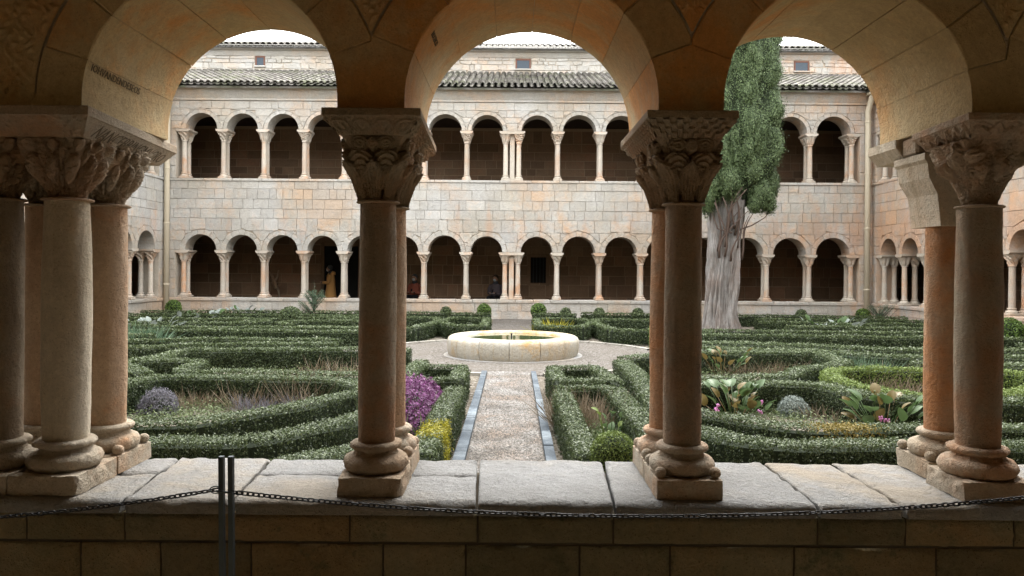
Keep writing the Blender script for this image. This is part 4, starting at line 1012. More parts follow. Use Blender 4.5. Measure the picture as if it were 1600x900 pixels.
#@@GARDEN
# ================================================================== HEDGES
HH = .335
def T(x, y, h=HH):
    x0 = x + .0079 * (y - 450); y0 = y - .0079 * (x - 800); Y = (1.6 - h) * 1200 / (y0 - 419); return Vector(((x0 - 800) / 1200 * Y, Y, 0))
def smooth_line(P, closed=False, step=.12):
    """Catmull-Rom through P, resampled"""
    n = len(P); out = []
    for i in range(n if closed else n - 1):
        p0, p1, p2, p3 = (P[(i + q) % n] if closed else P[min(max(i + q, 0), n - 1)] for q in (-1, 0, 1, 2))
        m = max(2, int((p2 - p1).length / step))
        for j in range(m):
            t = j / m; out.append(.5 * ((2 * p1) + (-p0 + p2) * t + (2 * p0 - 5 * p1 + 4 * p2 - p3) * t * t + (-p0 + 3 * p1 - 3 * p2 + p3) * t ** 3))
    if not closed: out.append(P[-1])
    return out
def hedge(pts, label, w=.30, h=HH, mat='hedge', closed=False, world=False, curve=True, group='clipped box hedges of the garden', patch=None):
    w *= .76; P = [Vector(p) if world else T(*p) for p in pts]; P = [Vector((p.x, p.y, 0)) for p in P]
    line = smooth_line(P, closed) if curve else [P[i].lerp(P[i + 1], j / max(1, int((P[i + 1] - P[i]).length / .12))) for i in range(len(P) - 1) for j in range(max(1, int((P[i + 1] - P[i]).length / .12)))] + [P[-1]]
    A = np.array([tuple(p) for p in line]); m = len(A)
    if closed: A = np.vstack([A, A[:1]]); m += 1
    d = np.gradient(A, axis=0); d /= np.linalg.norm(d, axis=1)[:, None] + 1e-9; nrm = np.stack([-d[:, 1], d[:, 0], np.zeros(m)], -1)
    c = A.mean(0); root = empty('box_hedge', (A[0][0], A[0][1], 0), label, 'hedge', group)
    # core
    wi, hi = w * .5 - .05, h - .055; sec = [(-wi, .02), (-wi * 1.02, hi * .6), (-wi * .82, hi), (wi * .82, hi), (wi * 1.02, hi * .6), (wi, .02)]
    v = []; 
    for i in range(m):
        for a, z in sec:
            k_ = 1 + .12 * noise.noise(Vector((A[i][0] * 2.5, A[i][1] * 2.5, z * 4))); p = A[i] + nrm[i] * a * k_; v.append((p[0], p[1], z * (1 + .06 * noise.noise(Vector((A[i][0] * 2, A[i][1] * 2, 4))))))
    fs = [(i * 6 + k_, i * 6 + k_ + 1, i * 6 + 7 + k_, i * 6 + 6 + k_) for i in range(m - 1) for k_ in range(5)] + [(0, 1, 2, 3, 4, 5), tuple((m - 1) * 6 + q for q in range(5, -1, -1))]
    MB().add(v, fs).build('twigs', M['core'], root)
    # leaves
    seg = np.linalg.norm(np.diff(A, axis=0), axis=1); Lc = np.concatenate([[0], np.cumsum(seg)]); dist = np.clip(np.hypot(A[:, 0], A[:, 1]).mean(), 5, 22)
    ls = np.interp(dist, [5, 9, 14, 22], [.017, .023, .034, .05]); cov = 2.0
    per = w * .95 + 2 * h; n = int(Lc[-1] * per * cov / (ls * ls * .55))
    n = min(n, 150000)
    s = RNG.random(n) * Lc[-1]; i0 = np.clip(np.searchsorted(Lc, s) - 1, 0, m - 2); fr = ((s - Lc[i0]) / (seg[i0] + 1e-9))[:, None]
    base = A[i0] * (1 - fr) + A[i0 + 1] * fr; nn = nrm[i0]
    q = RNG.random(n) * per; a = np.where(q < h, -w / 2, np.where(q < h + w * .95, q - h - w * .475, w / 2)); z = np.where(q < h, q, np.where(q < h + w * .95, h, per - q))
    # rounded shoulders
    rr_ = .05; sh = np.clip((z - (h - rr_)) / rr_, 0, 1); side = (q < h) | (q >= h + w * .95); a = np.where(side, a * (1 - .14 * sh ** 2), a)
    ea = np.clip((np.abs(a) - (w / 2 - rr_)) / rr_, 0, 1); z = np.where(side, z, z - .022 * ea ** 2)
    wob = np.sin(base[:, 0] * 5.1 + base[:, 1] * 3.3) * .5 + np.sin(base[:, 0] * 11.7 - base[:, 1] * 9.1) * .3 + np.sin(base[:, 1] * 17.3 + z * 21) * .25
    out_n = np.where(side[:, None], nn * np.sign(a)[:, None], np.array([[0, 0, 1.0]]))
    off = wob * .012 + RNG.normal(0, .010, n) - .004 + (RNG.random(n) < .04) * RNG.random(n) * .035
    P3 = base + nn * a[:, None] + np.array([[0, 0, 1.0]]) * z[:, None] + out_n * off[:, None]; P3[:, 2] = np.maximum(P3[:, 2], .01)
    # thin the skirt
    keep = RNG.random(n) < np.clip(.35 + P3[:, 2] / .16, 0, 1); P3, out_n = P3[keep], out_n[keep]
    # ends
    if not closed:
        for e, sg in ((0, -1), (-1, 1)):
            k_ = int(w * h * cov / (ls * ls * .55)); aa = RNG.uniform(-w / 2, w / 2, k_); zz = RNG.uniform(0, h, k_)
            pe = A[e] + nrm[e] * aa[:, None] + d[e] * sg * (RNG.normal(.01, .012, k_))[:, None]; pe[:, 2] = zz; P3 = np.vstack([P3, pe]); out_n = np.vstack([out_n, np.repeat((d[e] * sg)[None], k_, 0)])
    if patch is not None:
        pc, pr, pm = patch; pc = T(*pc); msk = np.hypot(P3[:, 0] - pc.x, P3[:, 1] - pc.y) < pr * (1 + .3 * RNG.normal(0, 1, len(P3)))
        np_obj('yellowing_leaves', leaf_quads(P3[msk], out_n[msk], ls * 1.05), 4, M[pm], root); P3, out_n = P3[~msk], out_n[~msk]
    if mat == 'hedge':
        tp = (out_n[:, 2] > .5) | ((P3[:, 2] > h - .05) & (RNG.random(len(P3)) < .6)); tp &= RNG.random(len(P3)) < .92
        np_obj('fresh_lit_top_leaves', leaf_quads(P3[tp], out_n[tp], ls, spread=.5), 4, M['hedge_top'], root); np_obj('side_leaves', leaf_quads(P3[~tp], out_n[~tp], ls, spread=.55), 4, M['hedge_side'], root)  # pale tops and dark sides carry part of the hedge shading
    else: np_obj('leaves', leaf_quads(P3, out_n, ls, spread=.55), 4, M[mat], root)
    return root
# left front bed hedges
hedge([(-80, 720), (60, 705), (204, 686), (306, 686), (360, 687), (420, 680), (480, 668), (561, 650), (640, 612)], 'nearest hedge on the left, low dark band just beyond the parapet', .36)
hedge([(440, 722), (500, 708), (561, 697), (620, 690)], 'short hedge end beside the parapet just left of the dark pair of columns', .34)
hedge([(100, 640), (150, 610), (219, 592), (270, 586), (345, 587), (420, 589), (500, 590), (552, 597), (575, 606), (525, 617), (480, 629), (420, 639), (360, 648), (306, 656), (240, 657), (160, 660)], 'lens shaped hedge loop round the grey mound and dry stalks at lower left', .34, closed=True)
hedge([(110, 590), (160, 572), (202, 562), (245, 557), (291, 546), (390, 544), (470, 544), (558, 544), (640, 545)], 'long straight hedge left of the columns behind the curled hedge end', .34)
hedge([(205, 562), (262, 560), (303, 562), (312, 566), (285, 575), (300, 579), (360, 578), (450, 580), (558, 584), (640, 592)], 'curled hedge end sweeping back into a low straight hedge, left', .32)
hedge([(222, 581), (205, 572), (185, 568), (140, 568), (110, 580), (140, 600), (185, 598), (214, 592)], 'pale rounded hedge curl at the left behind the cluster of columns', .32, mat='hedge')
# left back quadrant lines (world positions)
left_lines = [
 ([(-7.2, 12.15), (-6.0, 12.0), (-5.2, 12.45), (-4.2, 12.7), (-2.9, 12.75)], 'thin hedge line with a bend beyond the left curl'),
 ([(-8.4, 13.0), (-6.2, 13.15), (-5.3, 13.55), (-4.4, 13.45), (-3.0, 13.5)], 'parallel hedge line third back on the left'),
 ([(-9.6, 15.2), (-7.6, 15.1), (-6.4, 15.25), (-5.2, 15.35), (-4.0, 15.2), (-3.0, 15.3)], 'hedge line beyond the cross path on the left'),
 ([(-9.8, 16.2), (-7.8, 16.3), (-6.2, 15.9), (-5.3, 16.2), (-4.2, 16.1), (-2.9, 16.15)], 'wavy hedge line in the left back bed'),
 ([(-10.0, 17.3), (-8.5, 17.2), (-7.0, 17.25), (-6.1, 17.5), (-5.7, 18.0), (-6.2, 18.5), (-7.2, 18.45)], 'hooked hedge around the big leaved plants at the left back'),
 ([(-10.0, 18.9), (-8.5, 18.6), (-7.2, 18.5), (-6.0, 18.7), (-5.0, 19.2), (-3.6, 19.1), (-2.9, 18.8)], 'curving hedge line left back behind the hooked hedge'),
 ([(-4.9, 17.0), (-5.3, 17.5), (-4.9, 18.1), (-3.9, 18.3), (-3.0, 18.0)], 'short horseshoe hedge around the round bush, left back'),
 ([(-10.2, 20.0), (-8.0, 20.2), (-6.0, 20.3), (-4.4, 20.2), (-2.9, 20.1)], 'second hedge line from the far left wall'),
 ([(-10.3, 21.4), (-8.0, 21.8), (-5.5, 21.9), (-3.0, 21.8), (-1.8, 21.8)], 'last hedge line below the left far wall'),
 ([(-9.4, 14.0), (-8.0, 14.2), (-6.6, 14.15)], 'short hedge stub beside the thin blue green shrub')]
for p, l in left_lines: hedge([(x, y, 0) for x, y in p], l, .27, world=True)
# beside the path
hedge([(.53, 8.0, 0), (.53, 5.2, 0)], 'left arm of the hedged bed right of the path', .25, curve=False, world=True)
hedge([(905, 701), (960, 701), (1002, 700)], 'front hedge of the bed right of the path behind the green ball', .28)
hedge([(870, 603), (956, 604)], 'cross hedge between the small box and the brown stalk bed', .22, curve=False)
hedge([(958, 605), (987, 634), (1015, 665), (1030, 690)], 'slanting hedge right of the brown stalk bed', .30, curve=False)
hedge([(.54, 10.0, 0), (1.08, 10.0, 0), (1.2, 8.75, 0), (.54, 8.75, 0), (.54, 10.0, 0)], 'small box shaped hedge right of the path in front of the fountain', .24, curve=False, world=True)
hedge([(-1.2, 9.95, 0), (-.63, 9.95, 0), (-.63, 8.8, 0), (-1.25, 8.8, 0), (-1.2, 9.95, 0)], 'small box shaped hedge left of the path in front of the fountain', .26, curve=False, world=True)
hedge([(-.595, 8.2, 0), (-.60, 7.2, 0), (-.61, 6.1, 0), (-.62, 5.2, 0)], 'hedge with a yellow patch along the left path kerb', .28, patch=((690, 668), .28, 'hedge_y'), curve=False, world=True)
hedge([(600, 690), (640, 694), (680, 697)], 'short front hedge right of the dark pair of columns', .28)
hedge([(660, 562), (642, 575), (620, 592)], 'slanting hedge behind the purple heather', .26)
# right diagonal bed
hedge([(972, 562), (990, 578), (1010, 600), (1035, 640), (1060, 680)], 'slanting pale hedge beside the right gravel strip', .34)
hedge([(975, 558), (1040, 552), (1102, 549), (1213, 549), (1275, 550), (1312, 561), (1318, 565), (1290, 570), (1255, 574), (1228, 584), (1160, 588), (1102, 589), (1030, 590)], 'hedge with an arrow shaped bend in the middle of the right bed', .34)
# right front
hedge([(1050, 660), (1102, 671), (1147, 683), (1213, 690), (1313, 690), (1430, 691), (1560, 692), (1700, 690)], 'nearest dark hedge on the right, just beyond the parapet', .36)
hedge([(1040, 630), (1102, 644), (1147, 650), (1213, 662), (1280, 667), (1380, 665), (1447, 665), (1600, 664), (1720, 662)], 'long hedge with an orange tinge in front of the big leaved plants, right', .34, patch=((1320, 668), .25, 'hedge_o'))
hedge([(1040, 602), (1102, 597), (1213, 597), (1280, 600), (1347, 614), (1413, 620), (1500, 624), (1640, 624)], 'curving hedge behind the big leaved plants on the right', .34)
hedge([(1460, 617), (1413, 612), (1380, 607), (1330, 597), (1300, 585), (1306, 576), (1340, 574), (1380, 574), (1440, 576), (1560, 578), (1640, 592), (1580, 612)], 'bright green lens shaped hedge loop on the right', .30, mat='hedge_b', closed=True)
def H2(pts, l, w=.30, m='hedge'): hedge([(x, y, 0) for x, y in pts], l, w, mat=m, world=True)
H2([(2.7, 12.9), (3.4, 12.45), (4.4, 12.3), (5.0, 12.15), (5.4, 11.7), (6.6, 11.5), (8.0, 11.6), (9.6, 11.5)], 'broad hedge winding behind the arrow shaped bend', .5)
H2([(2.6, 13.55), (4.0, 13.4), (5.0, 13.2), (5.7, 12.7), (7.0, 12.6), (9.0, 12.6), (10.4, 12.5)], 'broad parallel hedge one row further back on the right', .5)
H2([(5.6, 10.7), (6.6, 10.5), (7.8, 10.7), (9.0, 10.6)], 'hedge row just behind the bright green loop', .45)
H2([(3.3, 15.2), (4.2, 15.1), (5.3, 15.1), (7.0, 14.9), (9.0, 14.9), (10.6, 14.8)], 'hedge row right of the cross path')
H2([(3.9, 16.3), (5.0, 16.2), (5.6, 16.2), (7.2, 16.0), (9.0, 16.1), (10.7, 16.0)], 'thin hedge row in the right back bed')
H2([(6.3, 17.6), (7.4, 17.5), (8.8, 17.3), (10.7, 17.2)], 'hedge row in front of the pale leaved plants, right back')
H2([(6.1, 18.9), (7.2, 18.9), (8.2, 18.4), (9.4, 18.7), (10.8, 18.5)], 'hedge row behind the pale leaved plants, right back')
H2([(6.4, 20.1), (8.0, 20.2), (9.6, 20.0), (10.9, 19.8)], 'second hedge row from the far right wall')
H2([(6.2, 21.6), (8.0, 21.7), (9.6, 21.5), (10.9, 21.2)], 'last hedge row below the right far wall')
H2([(2.0, 21.9), (3.5, 21.9), (5.0, 21.9)], 'last hedge row between the back path and the cypress')
H2([(8.4, 9.3), (9.6, 9.2), (10.8, 9.4)], 'hedge at the far right seen past the last column')
H2([(9.0, 13.6), (10.7, 13.6)], 'short hedge at the right end of the cross path')
# behind the fountain
hedge([(-1.25, 17.0, 0), (-.62, 17.0, 0), (-.62, 19.6, 0), (-1.5, 19.6, 0), (-1.75, 18.2, 0), (-1.25, 17.0, 0)], 'small hedged box behind the fountain, left of the back path', .26, world=True, curve=False)
hedge([(.62, 17.0, 0), (1.55, 17.0, 0), (1.95, 18.4, 0), (1.75, 19.6, 0), (.62, 19.6, 0), (.62, 17.0, 0)], 'small hedged box with a yellow tuft behind the fountain, right of the back path', .26, world=True, curve=False)
hedge([(-4.6, 16.3, 0), (-2.1, 16.3, 0), (-1.75, 18.0, 0), (-1.9, 19.6, 0), (-4.6, 19.6, 0)], 'long hedged bed at the back left of the fountain', .28, world=True, curve=False)
hedge([(4.2, 16.0, 0), (2.15, 16.2, 0), (2.0, 18.0, 0), (2.1, 19.5, 0), (4.6, 19.4, 0)], 'square cornered hedge bed at the back right of the fountain', .30, world=True, curve=False)
hedge([(2.85, 15.75, 0), (3.3, 15.7, 0)], 'small bright hedge block right of the fountain', .3, world=True, curve=False, mat='hedge_b', h=.42)
hedge([(-1.7, 21.6, 0), (-.6, 21.6, 0)], 'short hedge behind the left box at the end of the back path', .3, world=True, curve=False)
hedge([(.6, 21.6, 0), (1.8, 21.6, 0)], 'short hedge behind the right box at the end of the back path', .3, world=True, curve=False)
# ================================================================== BALLS
def ball(x, y, z, r, label, mat='ball', sz=.04, sq=1.0):
    root = empty('topiary_ball', (x, y, 0), label, 'topiary', 'clipped topiary balls')
    MB().ball((x, y, z), r * .86, 16, (1, 1, sq)).build('twigs', M['core'], root, True)
    n = int(4 * PI * r * r * 2.6 / (sz * sz * .55)); d = RNG.normal(0, 1, (n, 3)); d /= np.linalg.norm(d, axis=1)[:, None]
    p = d * (r * (1 + RNG.normal(0, .03, n)))[:, None]; p[:, 2] *= sq; p += np.array([x, y, z]); k_ = p[:, 2] > .0
    np_obj('leaves', leaf_quads(p[k_], d[k_], sz), 4, M[mat], root)
def G(x, y, h=0): return T(x, y, h)
ball(.700, 5.22, .335, .155, 'bright yellow green topiary ball by the right column pair, nearest of all', 'hedge_b', .016, 1.0)
ball(-.80, 22.3, .36, .20, 'topiary ball at the far end of the back path, left side', sz=.05)
ball(.78, 22.3, .36, .22, 'topiary ball at the far end of the back path, right side', sz=.05)
ball(-9.95, 22.6, .36, .22, 'topiary ball below the far wall beside the left drainpipe', sz=.05)
ball(10.2, 22.3, .30, .20, 'topiary ball below the far wall beside the right drainpipe', sz=.05)
ball(10.1, 15.6, .36, .30, 'large topiary ball seen past the rightmost column', sz=.05)
ball(-5.35, 18.6, .34, .28, 'dark round bush in the left back bed beside the feathery shrub', 'hedge', .05)
for x, l in ((-1.95, 'tiny topiary ball left of the back path below the far wall'), (1.6, 'tiny topiary ball just right of the back path below the far wall'), (2.6, 'second tiny topiary ball right of the back path'), (3.75, 'third tiny topiary ball right of the back path'), (8.6, 'tiny topiary ball right of the cypress')):
    ball(x, 22.8, .28, .16, l, 'hedge', .05)
# ================================================================== SMALL PLANTS
def tufts(name, label, cat, group, cx, cy, rad, n, h, mat, blade=.008, lean=.5, z0=0, flower=None, kind=None, ell=(1, 1), dome=False):
    """n upright thin blades in a disc"""
    a = RNG.uniform(0, 2 * PI, n); r = rad * np.sqrt(RNG.random(n)); bx = cx + r * np.cos(a) * ell[0]; by = cy + r * np.sin(a) * ell[1]
    hh = h * RNG.uniform(.5, 1.1, n) * (np.sqrt(np.clip(1 - (r / rad) ** 2 * .8, 0, 1)) if dome else 1)
    tip = np.stack([bx + np.cos(a) * r / rad * hh * lean + RNG.normal(0, .38, n) * hh, by + np.sin(a) * r / rad * hh * lean + RNG.normal(0, .38, n) * hh, z0 + hh * RNG.uniform(.5, 1.1, n)], -1)
    bs = np.stack([bx, by, np.full(n, z0)], -1); wv = RNG.normal(0, 1, (n, 3)); wv[:, 2] = 0; wv /= np.linalg.norm(wv, axis=1)[:, None]; wv *= blade / 2
    mid = bs * .45 + tip * .55 + RNG.normal(0, .02, (n, 3)) * hh[:, None]
    V = np.stack([bs, mid + wv, tip, mid - wv], 1).reshape(-1, 3)
    return V, tip, hh
def clump(name, label, cat, group, cx, cy, rad, n, h, mat, **k_):
    V, tip, hh = tufts(name, label, cat, group, cx, cy, rad, n, h, mat, **k_)
    o = np_obj(name, V, 4, M[mat]); return tag(o, label, cat, group)
def mound(x, y, r, h, mat, label, name='mound_plant', n=3500, sz=.022, group='low mound plants'):
    d = RNG.normal(0, 1, (n, 3)); d[:, 2] = np.abs(d[:, 2]); d /= np.linalg.norm(d, axis=1)[:, None]
    rr_ = 1 + RNG.normal(0, .07, n); p = d * rr_[:, None] * np.array([r, r, h]) + np.array([x, y, 0])
    root = empty(name, (x, y, 0), label, 'plant', group)
    MB().ball((x, y, 0), 1, 12, (r * .8, r * .8, h * .8)).build('stems', M['core'], root, True)
    np_obj('leaves', leaf_quads(p, d, sz, .25, .5, 1.5), 4, M[mat], root)
p = G(248, 630, .12); mound(p.x, p.y, .20, .26, 'lav', 'grey lilac rounded shrub inside the lens shaped hedge, lower left', sz=.03)
p = G(1240, 636, .1); mound(p.x, p.y, .17, .20, 'grey_leaf', 'silver grey mound between the two big leaved plants at lower right', sz=.03)
p = G(1160, 714, .1); mound(p.x, p.y, .20, .14, 'grey_leaf', 'blue grey mat plant just beyond the parapet right of the chequered columns', sz=.03)
p = G(462, 565, .1); mound(p.x, p.y, .28, .24, 'lav', 'dark grey shrub inside the second left bed', sz=.04)
p = G(600, 700, .1); 
for i, (x, y, r, n, h, mt, l) in enumerate([
  (430, 625, .42, 420, .22, 'lav', 'grey lavender stalks beside the slanting left hedge'), (395, 615, .30, 130, .34, 'dry', 'dry brown stalks inside the lens shaped hedge'),
  (300, 622, .25, 160, .26, 'dry', 'small brown seedheads right of the grey lilac shrub'), (478, 608, .25, 220, .42, 'dry', 'tall pale dry stalks at the right end of the lens shaped bed'),
  (525, 572, .45, 110, .30, 'dry', 'dry stalks in the second left bed next to the columns'), (915, 640, .34, 600, .38, 'dry', 'brown withered stalks in the bed right of the path'),
  (1180, 568, .8, 500, .28, 'dry', 'pale dry stalks inside the arrow shaped hedge bed'), (1380, 592, .7, 600, .34, 'dry', 'dry stalks inside the bright green hedge loop'), (1590, 597, .5, 250, .3, 'dry', 'dry stalks at the far right edge'),
  (1300, 640, .3, 200, .2, 'dry', 'sparse stalks left of the right big leaved plant'), (1350, 573, .35, 500, .4, 'juniper', 'feathery green shrub at the tip of the bright green loop'),
  (640, 665, .3, 400, .2, 'herb', 'low herbs under the purple heather')]):
    p = G(x, y, h * .5); clump('stalk_plant', l, 'plant', 'tufts of stalks in the beds', p.x, p.y, r, int(n * 1.6), h, mt, blade=.008, lean=.35)
# heather
p = G(668, 618, .3); hx, hy = p.x, p.y
root = empty('heather_bush', (hx, hy, 0), 'purple flowering heather bush right of the dark pair of columns', 'shrub')
n = 13000; a = RNG.uniform(0, 2 * PI, n); r = np.sqrt(RNG.random(n)); P3 = np.stack([hx - .17 + r * np.cos(a) * .40, hy + r * np.sin(a) * .85, (.36 + .05 * np.sin(a * 5 + r * 7) + .04 * np.sin(r * np.cos(a) * 17) * np.sin(r * np.sin(a) * 21)) * np.sqrt(np.clip(1 - r ** 2, 0, 1)) * RNG.uniform(.65, 1.2, n) + .03], -1)
up_n = np.stack([np.cos(a) * r, np.sin(a) * r, np.ones(n) * .8], -1); np_obj('flowers', leaf_quads(P3, up_n, .030, .6, .7, .8), 4, M['heather'], root)
MB().ball((hx - .17, hy, 0), 1, 14, (.36, .78, .36)).build('stems', M['core'], root, True)
V, _, _ = tufts('', '', '', '', hx - .2, hy - .5, .32, 500, .34, 'herb', lean=.4); np_obj('sprigs', V, 4, M['herb'], root)
# big leaved plants
def broadleaf(x, y, r, n, ls, label, seed, flowers=3, mats=('broad', 'broad_r'), group='big leaved plants'):
    rr_ = random.Random(seed); root = empty('big_leaved_plant', (x, y, 0), label, 'plant', group)
    for i in range(n):
        a = rr_.uniform(0, 2 * PI); q = r * math.sqrt(rr_.random()); c = Vector((x + q * math.cos(a), y + q * math.sin(a), rr_.uniform(.10, .34)))
        out = Vector((math.cos(a), math.sin(a), rr_.uniform(.8, 3.0))).normalized(); sd_ = out.cross(Vector((rr_.uniform(-.3, .3), rr_.uniform(-.3, .3), 1))).normalized(); nn_ = sd_.cross(out); s = ls * rr_.uniform(.6, 1.15)
        def P(u, v):
            w_ = math.sin(PI * min(.999, v * .86 + .10)) ** .7; xx_ = (u - .5) * w_ * s * .78; return c + out * (v * s) + sd_ * xx_ + nn_ * (.25 * abs(xx_) - .35 * s * v * v + .01 * math.sin(u * 19))
        MB().patch(P, 6, 7).tube([Vector((x + q * .3 * math.cos(a), y + q * .3 * math.sin(a), 0)), c], .004, 4).build('leaf', M[mats[1] if rr_.random() < .3 else mats[0]], root, True)
    for i in range(flowers):
        a = rr_.uniform(0, 2 * PI); c = (x + r * .8 * math.cos(a), y - r * .8 * abs(math.sin(a)), rr_.uniform(.12, .22)); mb = MB()
        for _ in range(9): mb.ball((c[0] + rr_.gauss(0, .014), c[1] + rr_.gauss(0, .014), c[2] + rr_.gauss(0, .012)), .011, 6)
        mb.build('flower_head', M['pink'], root, True)
p = G(1150, 628, .2); broadleaf(p.x, p.y, .32, 36, .14, 'big leaved plant with reddish leaves and pink flowers right of the chequered columns', 1, 4)
p = G(1380, 645, .2); broadleaf(p.x, p.y, .34, 34, .145, 'big leaved plant with one pink bloom in front of the curving right hedge', 2, 2)
p = G(1130, 566, .2); broadleaf(p.x, p.y, .38, 24, .12, 'big leaved plant inside the arrow shaped hedge bed', 3, 0)
p = G(1300, 512, .2); broadleaf(p.x, p.y, .9, 46, .16, 'pale big leaved plants in the right back bed', 4, 0, ('grey_leaf', 'broad'))
p = G(240, 512, .2); broadleaf(p.x, p.y, .7, 40, .16, 'pale big leaved plants in the left back bed', 5, 0, ('grey_leaf', 'broad'))
p = G(310, 498, .2); broadleaf(p.x, p.y, .6, 28, .16, 'small group of pale leaves left of the feathery shrub', 6, 0, ('grey_leaf', 'broad'))
p = G(375, 492, .2); broadleaf(p.x, p.y, .7, 30, .16, 'pale leaved plants near the far left wall', 7, 0, ('grey_leaf', 'broad'))
p = G(300, 512, .2)
p = G(955, 675, .15); broadleaf(p.x, p.y, .14, 14, .08, 'small light green seedling plant behind the yellow green ball', 8, 0, ('hedge_b', 'broad'))
p = G(505, 512, .1); clump('stalk_plant', 'grey silver stalks in front of the feathery shrub', 'plant', 'tufts of stalks in the beds', p.x, p.y, .7, 500, .22, 'grey_leaf', blade=.02)
p = G(212, 530, .2); clump('stalk_plant', 'thin blue green shrub among the left hedge lines', 'plant', 'tufts of stalks in the beds', p.x, p.y, .45, 700, .5, 'juniper', blade=.02, lean=.5)
# feathery shrubs at the far wall
def feathery(x, y, h, r, label, n=5000, seed=0):
    root = empty('feathery_shrub', (x, y, 0), label, 'shrub', 'feathery shrubs below the far wall'); rr_ = random.Random(seed); mb = MB(); V = []
    for b_ in range(26):
        a = rr_.uniform(0, 2 * PI); z0 = rr_.uniform(.05, .75) * h if b_ else .0; L_ = r * (1 - z0 / h * .85) * rr_.uniform(.7, 1.1)
        e = (x + math.cos(a) * L_, y + math.sin(a) * L_, z0 + L_ * .9 + .05) if b_ else (x, y, h); s_ = (x, y, z0); mb.tube([s_, e], [.012, .003], 4)
        k_ = n // 26; t_ = RNG.random(k_)[:, None]; V.append(np.array(s_) * (1 - t_) + np.array(e) * t_ + RNG.normal(0, .022, (k_, 3)))
    mb.build('stems', M['twig'], root); V = np.vstack(V); np_obj('leaves', leaf_quads(V, np.tile([0, 0, 1.0], (len(V), 1)), .05, .16, .6, 2), 4, M['juniper'], root)
feathery(-5.3, 20.6, 1.15, .48, 'feathery green shrub standing before the far wall below the open doorway')
feathery(10.5, 21.9, .5, .6, 'low wispy grey green bush in the right corner', 2500, 3)
clump('stalk_plant', 'yellow green tuft in the back box right of the back path', 'plant', 'tufts of stalks in the beds', .95, 17.7, .25, 500, .42, 'hedge_y', blade=.02)
# ground cover in beds
def cover(poly_px, n, label, mat='herb', h=.09):
    P = [G(x, y, 0) for x, y in poly_px]; x0, x1 = min(p.x for p in P), max(p.x for p in P); y0, y1 = min(p.y for p in P), max(p.y for p in P)
    xs = RNG.uniform(x0, x1, n * 3); ys_ = RNG.uniform(y0, y1, n * 3); ins = np.zeros(n * 3, bool); j = len(P) - 1
    for i in range(len(P)):
        a, b2 = P[i], P[j]; c = ((a.y > ys_) != (b2.y > ys_)) & (xs < (b2.x - a.x) * (ys_ - a.y) / (b2.y - a.y + 1e-12) + a.x); ins ^= c; j = i
    xs, ys_ = xs[ins][:n], ys_[ins][:n]; k_ = len(xs); cl = np.sin(xs * 5) * np.sin(ys_ * 4) > -.35; xs, ys_ = xs[cl], ys_[cl]; k_ = len(xs)
    p = np.stack([xs, ys_, np.abs(RNG.normal(0, h * .6, k_)) + .01], -1); o = np_obj('ground_cover', leaf_quads(p, np.tile([0, 0, 1.0], (k_, 1)), .035, .35, .7, 1), 4, M[mat]); tag(o, label, 'ground cover', kind='stuff')
cover([(120, 650), (220, 620), (540, 610), (480, 650), (300, 680)], 12000, 'low herbs inside the lens shaped hedge')
cover([(280, 580), (560, 560), (560, 600), (420, 600)], 4000, 'sparse herbs in the second left bed')
cover([(880, 625), (950, 620), (1010, 690), (905, 700)], 11000, 'low herbs in the bed right of the path')
cover([(1040, 620), (1300, 615), (1500, 640), (1500, 690), (1100, 660)], 12000, 'sparse herbs and litter in the right front bed')
cover([(1000, 575), (1270, 565), (1220, 600), (1020, 605)], 5000, 'weeds in the arrow shaped bed')
cover([(1310, 590), (1580, 585), (1560, 620), (1400, 615)], 4000, 'weeds in the bright green loop')
cover([(600, 620), (715, 600), (690, 690), (600, 700)], 4000, 'grey herbs around the heather', 'herb')
# ================================================================== CYPRESS
TX, TY = 5.18, 19.2
tree = empty('cypress_tree', (TX, TY, 0), 'tall dark cypress with a thick furrowed grey trunk standing before the far range', 'tree')
mb = MB(); nth, nzv = 220, 120; vv = []
for j in range(nzv + 1):
    t = j / nzv; z = 4.6 * t; R = .43 + .17 * math.exp(-z / .3) + .10 * t ** 2; cx = TX + .04 * math.sin(t * 4) + .25 * t ** 2
    for k_ in range(nth):
        a = 2 * PI * k_ / nth
        lob = .09 * math.cos(3 * a + .8 + t * .9) + .05 * math.cos(7 * a - t * 1.4) * (1 + .5 * math.exp(-z)) ; q = Vector((math.cos(a) * 3.2, math.sin(a) * 3.2, z * .55)); rg = .22 - abs(noise.noise(q * 1.5)) * .34 + (.12 - abs(noise.noise(Vector((math.cos(a) * 11, math.sin(a) * 11, z * 1.3))))* .32) * .8
        rr_ = R * (1 + lob) - rg * R; vv.append((cx + rr_ * math.cos(a), TY + rr_ * math.sin(a), z))
mb.add(vv, [(j * nth + k_, j * nth + (k_ + 1) % nth, (j + 1) * nth + (k_ + 1) % nth, (j + 1) * nth + k_) for j in range(nzv) for k_ in range(nth)]).build('trunk', M['bark'], tree, True)
rt_ = random.Random(9)
for i in range(14):
    a = rt_.uniform(0, 2 * PI); a = -PI / 2 + rt_.uniform(-1.5, 1.5) if i < 12 else a
    x0, y0, z0 = TX + .15 + .34 * math.cos(a), TY + .38 * math.sin(a), rt_.uniform(1.8, 2.7); L_ = rt_.uniform(.9, 1.35); dx = rt_.uniform(-.25, .55)
    pts = [(x0 + dx * t * t * L_ + .05 * math.sin(t * 5 + i), y0 - .05 - .12 * t + .3 * math.sin(a) * t, z0 + L_ * t) for t in (0, .2, .4, .6, .8, 1)]
    MB().tube(pts, [.03, .026, .022, .018, .013, .008], 6).build('branch', M['twig'], tree, True)
